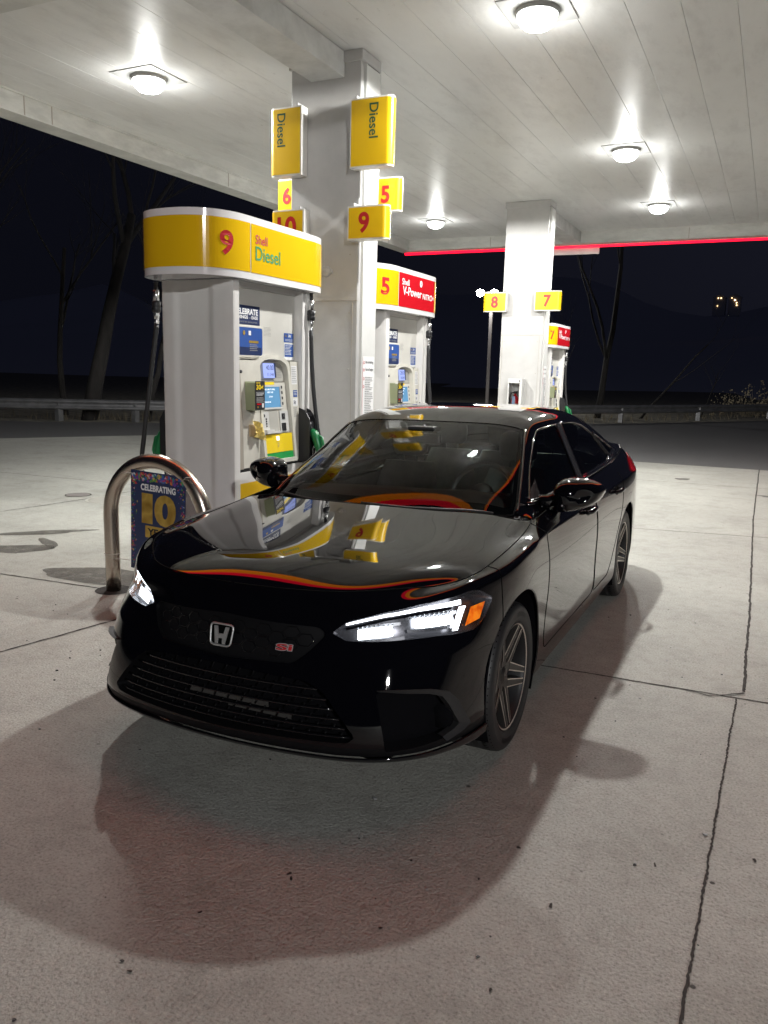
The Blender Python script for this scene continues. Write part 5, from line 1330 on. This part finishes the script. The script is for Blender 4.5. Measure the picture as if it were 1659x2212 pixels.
# ---------- wheels
def wheel(x, y, sg):
    t = bpy.data.objects.new('wheel', None); link(t, car); t.location = (x, y, .3225 - x*math.sin(R(.8))); t.rotation_euler.z = 0 if sg > 0 else math.pi
    t.empty_display_size = .05
    R0, RR = .3225, .234; b = MB()
    prof = [(RR-.004, -.10), (RR+.02, -.115), (R0-.035, -.120), (R0-.012, -.108), (R0-.003, -.095)]
    for g in (-.062, -.022, .022, .062): prof += [(R0, g-.007), (R0-.007, g-.005), (R0-.007, g+.005), (R0, g+.007)]
    prof += [(R0-.003, .095), (R0-.012, .108), (R0-.020, .1135), (R0-.034, .1185), (R0-.036, .1175), (RR+.026, .118), (RR+.022, .1165), (RR+.008, .1135), (RR-.002, .104), (RR-.004, .098)]
    b.lathe(prof, (0, 0, 0), 'x', 96); ty = b.obj('tyre', M['tyre'], t)
    b = MB()
    for k in range(72):
        a = 2*math.pi*k/72
        for s0, s1 in ((.070, .104), (-.104, -.070)):
            ca, sa = math.cos(a), math.sin(a); d = .0032
            p = [Vector((s0, R0*ca, R0*sa)), Vector((s1, (R0-.009)*ca, (R0-.009)*sa))]
            tg = Vector((0, -sa, ca))*d; up = Vector((0, ca, sa))*.0012
            b.b.faces.new([b.b.verts.new(v) for v in (p[0]-tg+up, p[0]+tg+up, p[1]+tg+up, p[1]-tg+up)])
    b.obj('tread_block', M['gap'], ty, recalc=False)
    # sidewall marks: small raised blocks
    b = MB()
    for a0, n_ in ((R(75), 7), (R(255), 7)):
        for k in range(n_):
            a = a0 + (k-n_/2)*.075; w = .022
            q = []
            for rr_, da in ((.262, -w), (.262, w), (.281, w), (.281, -w)): q.append((.1188, rr_*math.cos(a+da), rr_*math.sin(a+da)))
            b.poly(q)
    b.obj('sidewall_lettering', M['trim'], ty, recalc=False)
    # rim: barrel, lip, spokes
    b = MB(); b.lathe([(RR-.002, .103), (RR+.002, .107), (RR-.005, .109), (RR-.011, .104), (RR-.018, .085), (RR-.024, .03), (RR-.03, -.09), (RR-.002, -.105)], (0, 0, 0), 'x', 96)
    rim = b.obj('rim', M['barrel'], t)
    MB().lathe([(RR-.004, .1092), (RR-.0105, .1062)], (0, 0, 0), 'x', 96).obj('rim_edge', M['alloy_edge'], rim)
    def bar(b, r0, a0, r1, a1, w0, w1, x0, x1, dep, e=None):
        p0 = Vector((0, r0*math.cos(a0), r0*math.sin(a0))); p1 = Vector((0, r1*math.cos(a1), r1*math.sin(a1))); d = (p1-p0).normalized(); n_ = Vector((0, -d.z, d.y))
        fv = []
        for p, w, xx in ((p0, w0, x0), (p1, w1, x1)):
            fv.append([p + n_*w*.5 + Vector((xx, 0, 0)), p - n_*w*.5 + Vector((xx, 0, 0)), p - n_*w*.72 + Vector((xx-dep, 0, 0)), p + n_*w*.72 + Vector((xx-dep, 0, 0))])
        vv = [[b.b.verts.new(v) for v in q] for q in fv]
        for k in range(4): b.b.faces.new((vv[0][k], vv[0][(k+1) % 4], vv[1][(k+1) % 4], vv[1][k]))
        b.b.faces.new(vv[0][::-1]); b.b.faces.new(vv[1])
        if e is not None:
            for s in (1, -1):
                o0 = n_*w0*.5*s; o1 = n_*w1*.5*s
                q = [p0 + o0 + Vector((x0+.0008, 0, 0)), p1 + o1 + Vector((x1+.0008, 0, 0)), p1 + o1 - n_*s*.0045 + Vector((x1+.0014, 0, 0)), p0 + o0 - n_*s*.0045 + Vector((x0+.0012, 0, 0))]
                e.b.faces.new([e.b.verts.new(v) for v in q])
    eb = MB()
    for k in range(5):
        a = R(90 + 72*k); b = MB()
        bar(b, .035, a, .100, a, .058, .052, .070, .073, .05, None)
        for s in (-1, 1): bar(b, .078, a + s*.13, RR-.010, a + s*.515, .038, .026, .073, .102, .045, eb)
        b.obj('spoke', M['alloy'], rim)
    eb.obj('spoke_edge', M['alloy_edge'], rim, recalc=False)
    MB().lathe([(0, .078), (.028, .078), (.031, .072), (.05, .066), (.066, .045), (.07, .0)], (0, 0, 0), 'x', 40).obj('hub', M['alloy'], rim)
    fmx = lambda u, v: Vector((.0795, u*sg*1, v))
    b = MB()
    for q in ((-.017, -.016, -.010, .016), (.010, -.016, .017, .016), (-.010, -.004, .010, .004)): b.poly([(.0795, q[0], q[1]), (.0795, q[2], q[1]), (.0795, q[2], q[3]), (.0795, q[0], q[3])])
    b.obj('cap_emblem', M['chrome'], rim, recalc=False)
    MB().lathe([(0, .0), (.155, 0), (.155, -.02), (.06, -.02), (.06, .03), (0, .03)], (0, 0, 0), 'x', 48).obj('brake_disc', M['disc'], t)
    MB().box((-.03, -.17*sg*sg, .02), (.04, -.09, .13), .015).obj('brake_caliper', M['liner'], t)
    return t
for (yy, tr_) in ((0.0, .762), (2.736, .770)):
    for sg in (1, -1): wheel(sg*(tr_), yy, sg)
# wheel liners
for yc in (0.0, 2.736):
    for sg in (1, -1):
        b = MB(); pts = []
        n_ = 32; A, C = [], []
        for k in range(n_+1):
            a = R(-32) + R(244)*k/n_; y_, z_ = yc + (WR+.012)*math.cos(a), .335 + (WR+.012)*math.sin(a)
            A.append(b.b.verts.new((sg*.875, yc + (WR+.004)*math.cos(a), .335+(WR+.004)*math.sin(a)))); C.append(b.b.verts.new((sg*.52, y_, z_)))
        for k in range(n_): b.b.faces.new((A[k], A[k+1], C[k+1], C[k]))
        b.b.faces.new([b.b.verts.new(v.co) for v in C])
        b.obj('wheel_liner', M['liner'], car)
        # arch lip
        pts = []
        for k in range(40):
            a = R(-26) + R(232)*k/39; y_, z_ = yc + WR*math.cos(a), .335 + WR*math.sin(a)
            h = BODY.ray_cast(Vector((sg*2, yc + (WR+.006)*math.cos(a), .335+(WR+.006)*math.sin(a))), Vector((-sg, 0, 0)), 3)
            if h[0] and z_ > .2: pts.append(Vector((h[0].x - sg*.006, y_, z_)))
        MB().sweep(pts, .006, 6).obj('arch_lip', M['paint'], car)
# underbody
MB().box((-.62, -.72, .17), (.62, 3.5, .30), .03).box((-.80, .42, .165), (.80, 2.3, .30), .02).obj('underbody', M['liner'], car)
# door mirrors
for sg in (1, -1):
    OUT = rounded([(.822, .900), (.822, 1.045), (.858, 1.077), (.925, 1.090), (1.00, 1.077), (1.05, 1.052), (1.064, 1.026), (1.045, .978), (1.0, .943), (.92, .918)], .03, 4)
    b = MB(); rings = []
    for y, s_ in ((.885, .93), (.880, .97), (.860, 1.0), (.81, .985), (.775, .955), (.75, .89), (.732, .79), (.720, .64), (.713, .44), (.709, .20)):
        rings.append([b.b.verts.new((sg*(.94 + (p[0]-.94)*(s_ if p[0] > .94 else s_**.55)), y + .05*max(0, p[0]-.9)/.15*(1 if y < .85 else .6), .99 + (p[1]-.99)*s_)) for p in OUT])
    n_ = len(OUT)
    for A, C in zip(rings, rings[1:]):
        for k in range(n_): b.b.faces.new((A[k], A[(k+1) % n_], C[(k+1) % n_], C[k]))
    b.b.faces.new(rings[0]); b.b.faces.new(rings[-1][::-1])
    mo = b.obj('door_mirror', M['paint'], car, angle=50)
    MB().sweep([(sg*.76, .755, .955), (sg*.80, .775, .965), (sg*.85, .79, .985), (sg*.89, .80, 1.0)], [.040, .034, .034, .030], 12).obj('mirror_stalk', M['gloss_black'], mo)
    MB().box((sg*.83, .862, .965), (sg*1.03, .866, 1.085), .01).obj('mirror_glass', M['chrome'], mo) if False else None
# badge: chrome rounded frame with upright letter form
def fpt(x, z, off): return on_front(x, z, off)
b = MB(); fr_ = rounded([(-.054, .657), (.050, .657), (.043, .580), (-.047, .580)], .018, 6); b.sweep([fpt(p[0], p[1], .010) for p in fr_], .0038, 8, closed=True)
H1 = [(a-.002, c-.0115) for a, c in [(-.034, .660), (-.018, .660), (-.012, .634), (.012, .634), (.018, .660), (.034, .660), (.030, .640), (.022, .600), (.024, .598), (.010, .598), (.009, .618), (-.009, .618), (-.010, .598), (-.024, .598), (-.022, .600), (-.030, .640)]]
pf = [fpt(p[0], p[1], .010) for p in H1]; b.prism(pf, (0, -.004, 0)); bd = b.obj('front_emblem', M['badge'], car)
bk = rounded([(-.050, .653), (.046, .653), (.040, .584), (-.044, .584)], .014, 6); mk('emblem_back', [fpt(p[0], p[1], .004) for p in bk], [tuple(range(len(bk)))], M['gap'], bd)
fm_ = lambda u, v: fpt(u, v, .012); o_ = text_on('model_badge', 'Si', fm_, .228, .592, .066, .026, M['badge'], car, .06)
fm_ = lambda u, v: fpt(u, v, .0135); text_on('badge_infill', 'Si', fm_, .231, .5945, .060, .021, M['red_ink'], o_, .02)
# ---------- cabin
cab = MB(); cab.box((-.72, .5, .30), (.72, 3.1, .33)); cab.box((-.74, .5, .33), (-.70, 3.0, .90)); cab.box((.70, .5, .33), (.74, 3.0, .90)); cab.box((-.72, 2.75, .33), (.72, 2.8, .95)); cab.obj('cabin_tub', M['cabin'], car)
P_ = []; fs = []
dp = [(.33, .90), (.50, .955), (.70, .975), (.86, .965), (.93, .92), (.94, .80), (.90, .6)]
for (y, z) in dp:
    for k in range(13):
        x = -.70 + 1.4*k/12; P_.append((x, y + .16*(abs(x)/.7)**2*(1 if y < .6 else .3), z - .03*(abs(x)/.7)**2 + (.02*math.exp(-((x-.36)/.16)**2) if y > .6 else 0)))
for i in range(len(dp)-1):
    for k in range(12): a = i*13+k; fs.append((a, a+1, a+14, a+13))
mk('dashboard', P_, fs, M['dash'], car, smooth=True)
b = MB(); c = Vector((.36, 1.03, .93)); ax = Vector((0, -.90, .42)).normalized(); u_ = Vector((1, 0, 0)); v_ = ax.cross(u_)
ring = [c + u_*.18*math.cos(a) + v_*.18*math.sin(a) for a in [i*math.pi/16 for i in range(32)]]; b.sweep(ring, .015, 8, closed=True)
for a in (R(0), R(180), R(270)): b.sweep([c, c + u_*.17*math.cos(a) + v_*.17*math.sin(a)], .018, 6)
b.lathe([(0, -.03), (.06, -.02), (.065, .02), (0, .03)], tuple(c), 'y', 16); b.obj('steering_wheel', M['dash'], car)
def seat(x, y, z, w, label=None):
    b = MB()
    secs = [(0, .0, .115), (.12, .03, .115), (.30, .08, .105), (.46, .125, .09), (.56, .15, .07)]
    rings = []
    for (h, dy, th) in secs:
        ww = w*(1 if h < .35 else 1 - .28*((h-.35)/.21)); r = []
        for k in range(16):
            a = 2*math.pi*k/16; ca, sa = math.cos(a), math.sin(a)
            r.append(b.b.verts.new((x + ww*math.copysign(abs(ca)**.6, ca), y + dy + th*.5*math.copysign(abs(sa)**.6, sa), z+h)))
        rings.append(r)
    for A, C in zip(rings, rings[1:]):
        for k in range(16): b.b.faces.new((A[k], A[(k+1) % 16], C[(k+1) % 16], C[k])).smooth = True
    b.b.faces.new(rings[-1]); o = b.obj('seat', M['seat'], car)
    b = MB(); rings = []
    for (h, sc) in ((.60, .75), (.625, .95), (.70, 1), (.76, .92), (.785, .6)):
        r = []
        for k in range(16):
            a = 2*math.pi*k/16; ca, sa = math.cos(a), math.sin(a)
            r.append(b.b.verts.new((x + .125*sc*math.copysign(abs(ca)**.55, ca), y + .165 + .045*sc*math.copysign(abs(sa)**.7, sa), z+h)))
        rings.append(r)
    for A, C in zip(rings, rings[1:]):
        for k in range(16): b.b.faces.new((A[k], A[(k+1) % 16], C[(k+1) % 16], C[k])).smooth = True
    b.b.faces.new(rings[-1]); b.b.faces.new(rings[0][::-1]); b.sweep([(x-.05, y+.16, z+.55), (x-.05, y+.165, z+.62)], .006, 6); b.sweep([(x+.05, y+.16, z+.55), (x+.05, y+.165, z+.62)], .006, 6); b.obj('headrest', M['seat'], o)
    MB().box((x-w, y-.50, z-.14), (x+w, y+.04, z+.04), .05).obj('seat_cushion', M['seat'], o)
seat(.37, 1.52, .46, .24); seat(-.37, 1.52, .46, .24)
for x in (-.42, 0, .42): seat(x, 2.42, .47, .23)
MB().sweep([(0, 1.02, 1.245), (0, 1.0, 1.27), (0, 1.04, 1.30)], .01, 6).box((-.12, .985, 1.20), (.12, 1.01, 1.26), .012).obj('rear_view_mirror', M['dash'], car)
MB().box((-.08, .98, 1.27), (.08, 1.10, 1.298), .01).obj('sensor_box', M['dash'], car)
g2 = Surf(gv, gf, gn); g2, _ = g2.split(lambda A: np.minimum(np.minimum(A[:, 1]-1.2, 2.6-A[:, 1]), .55-np.abs(A[:, 0]))); g2.offset(-.03).obj('headliner', M['headliner'], car)
bpy.context.view_layer.update()
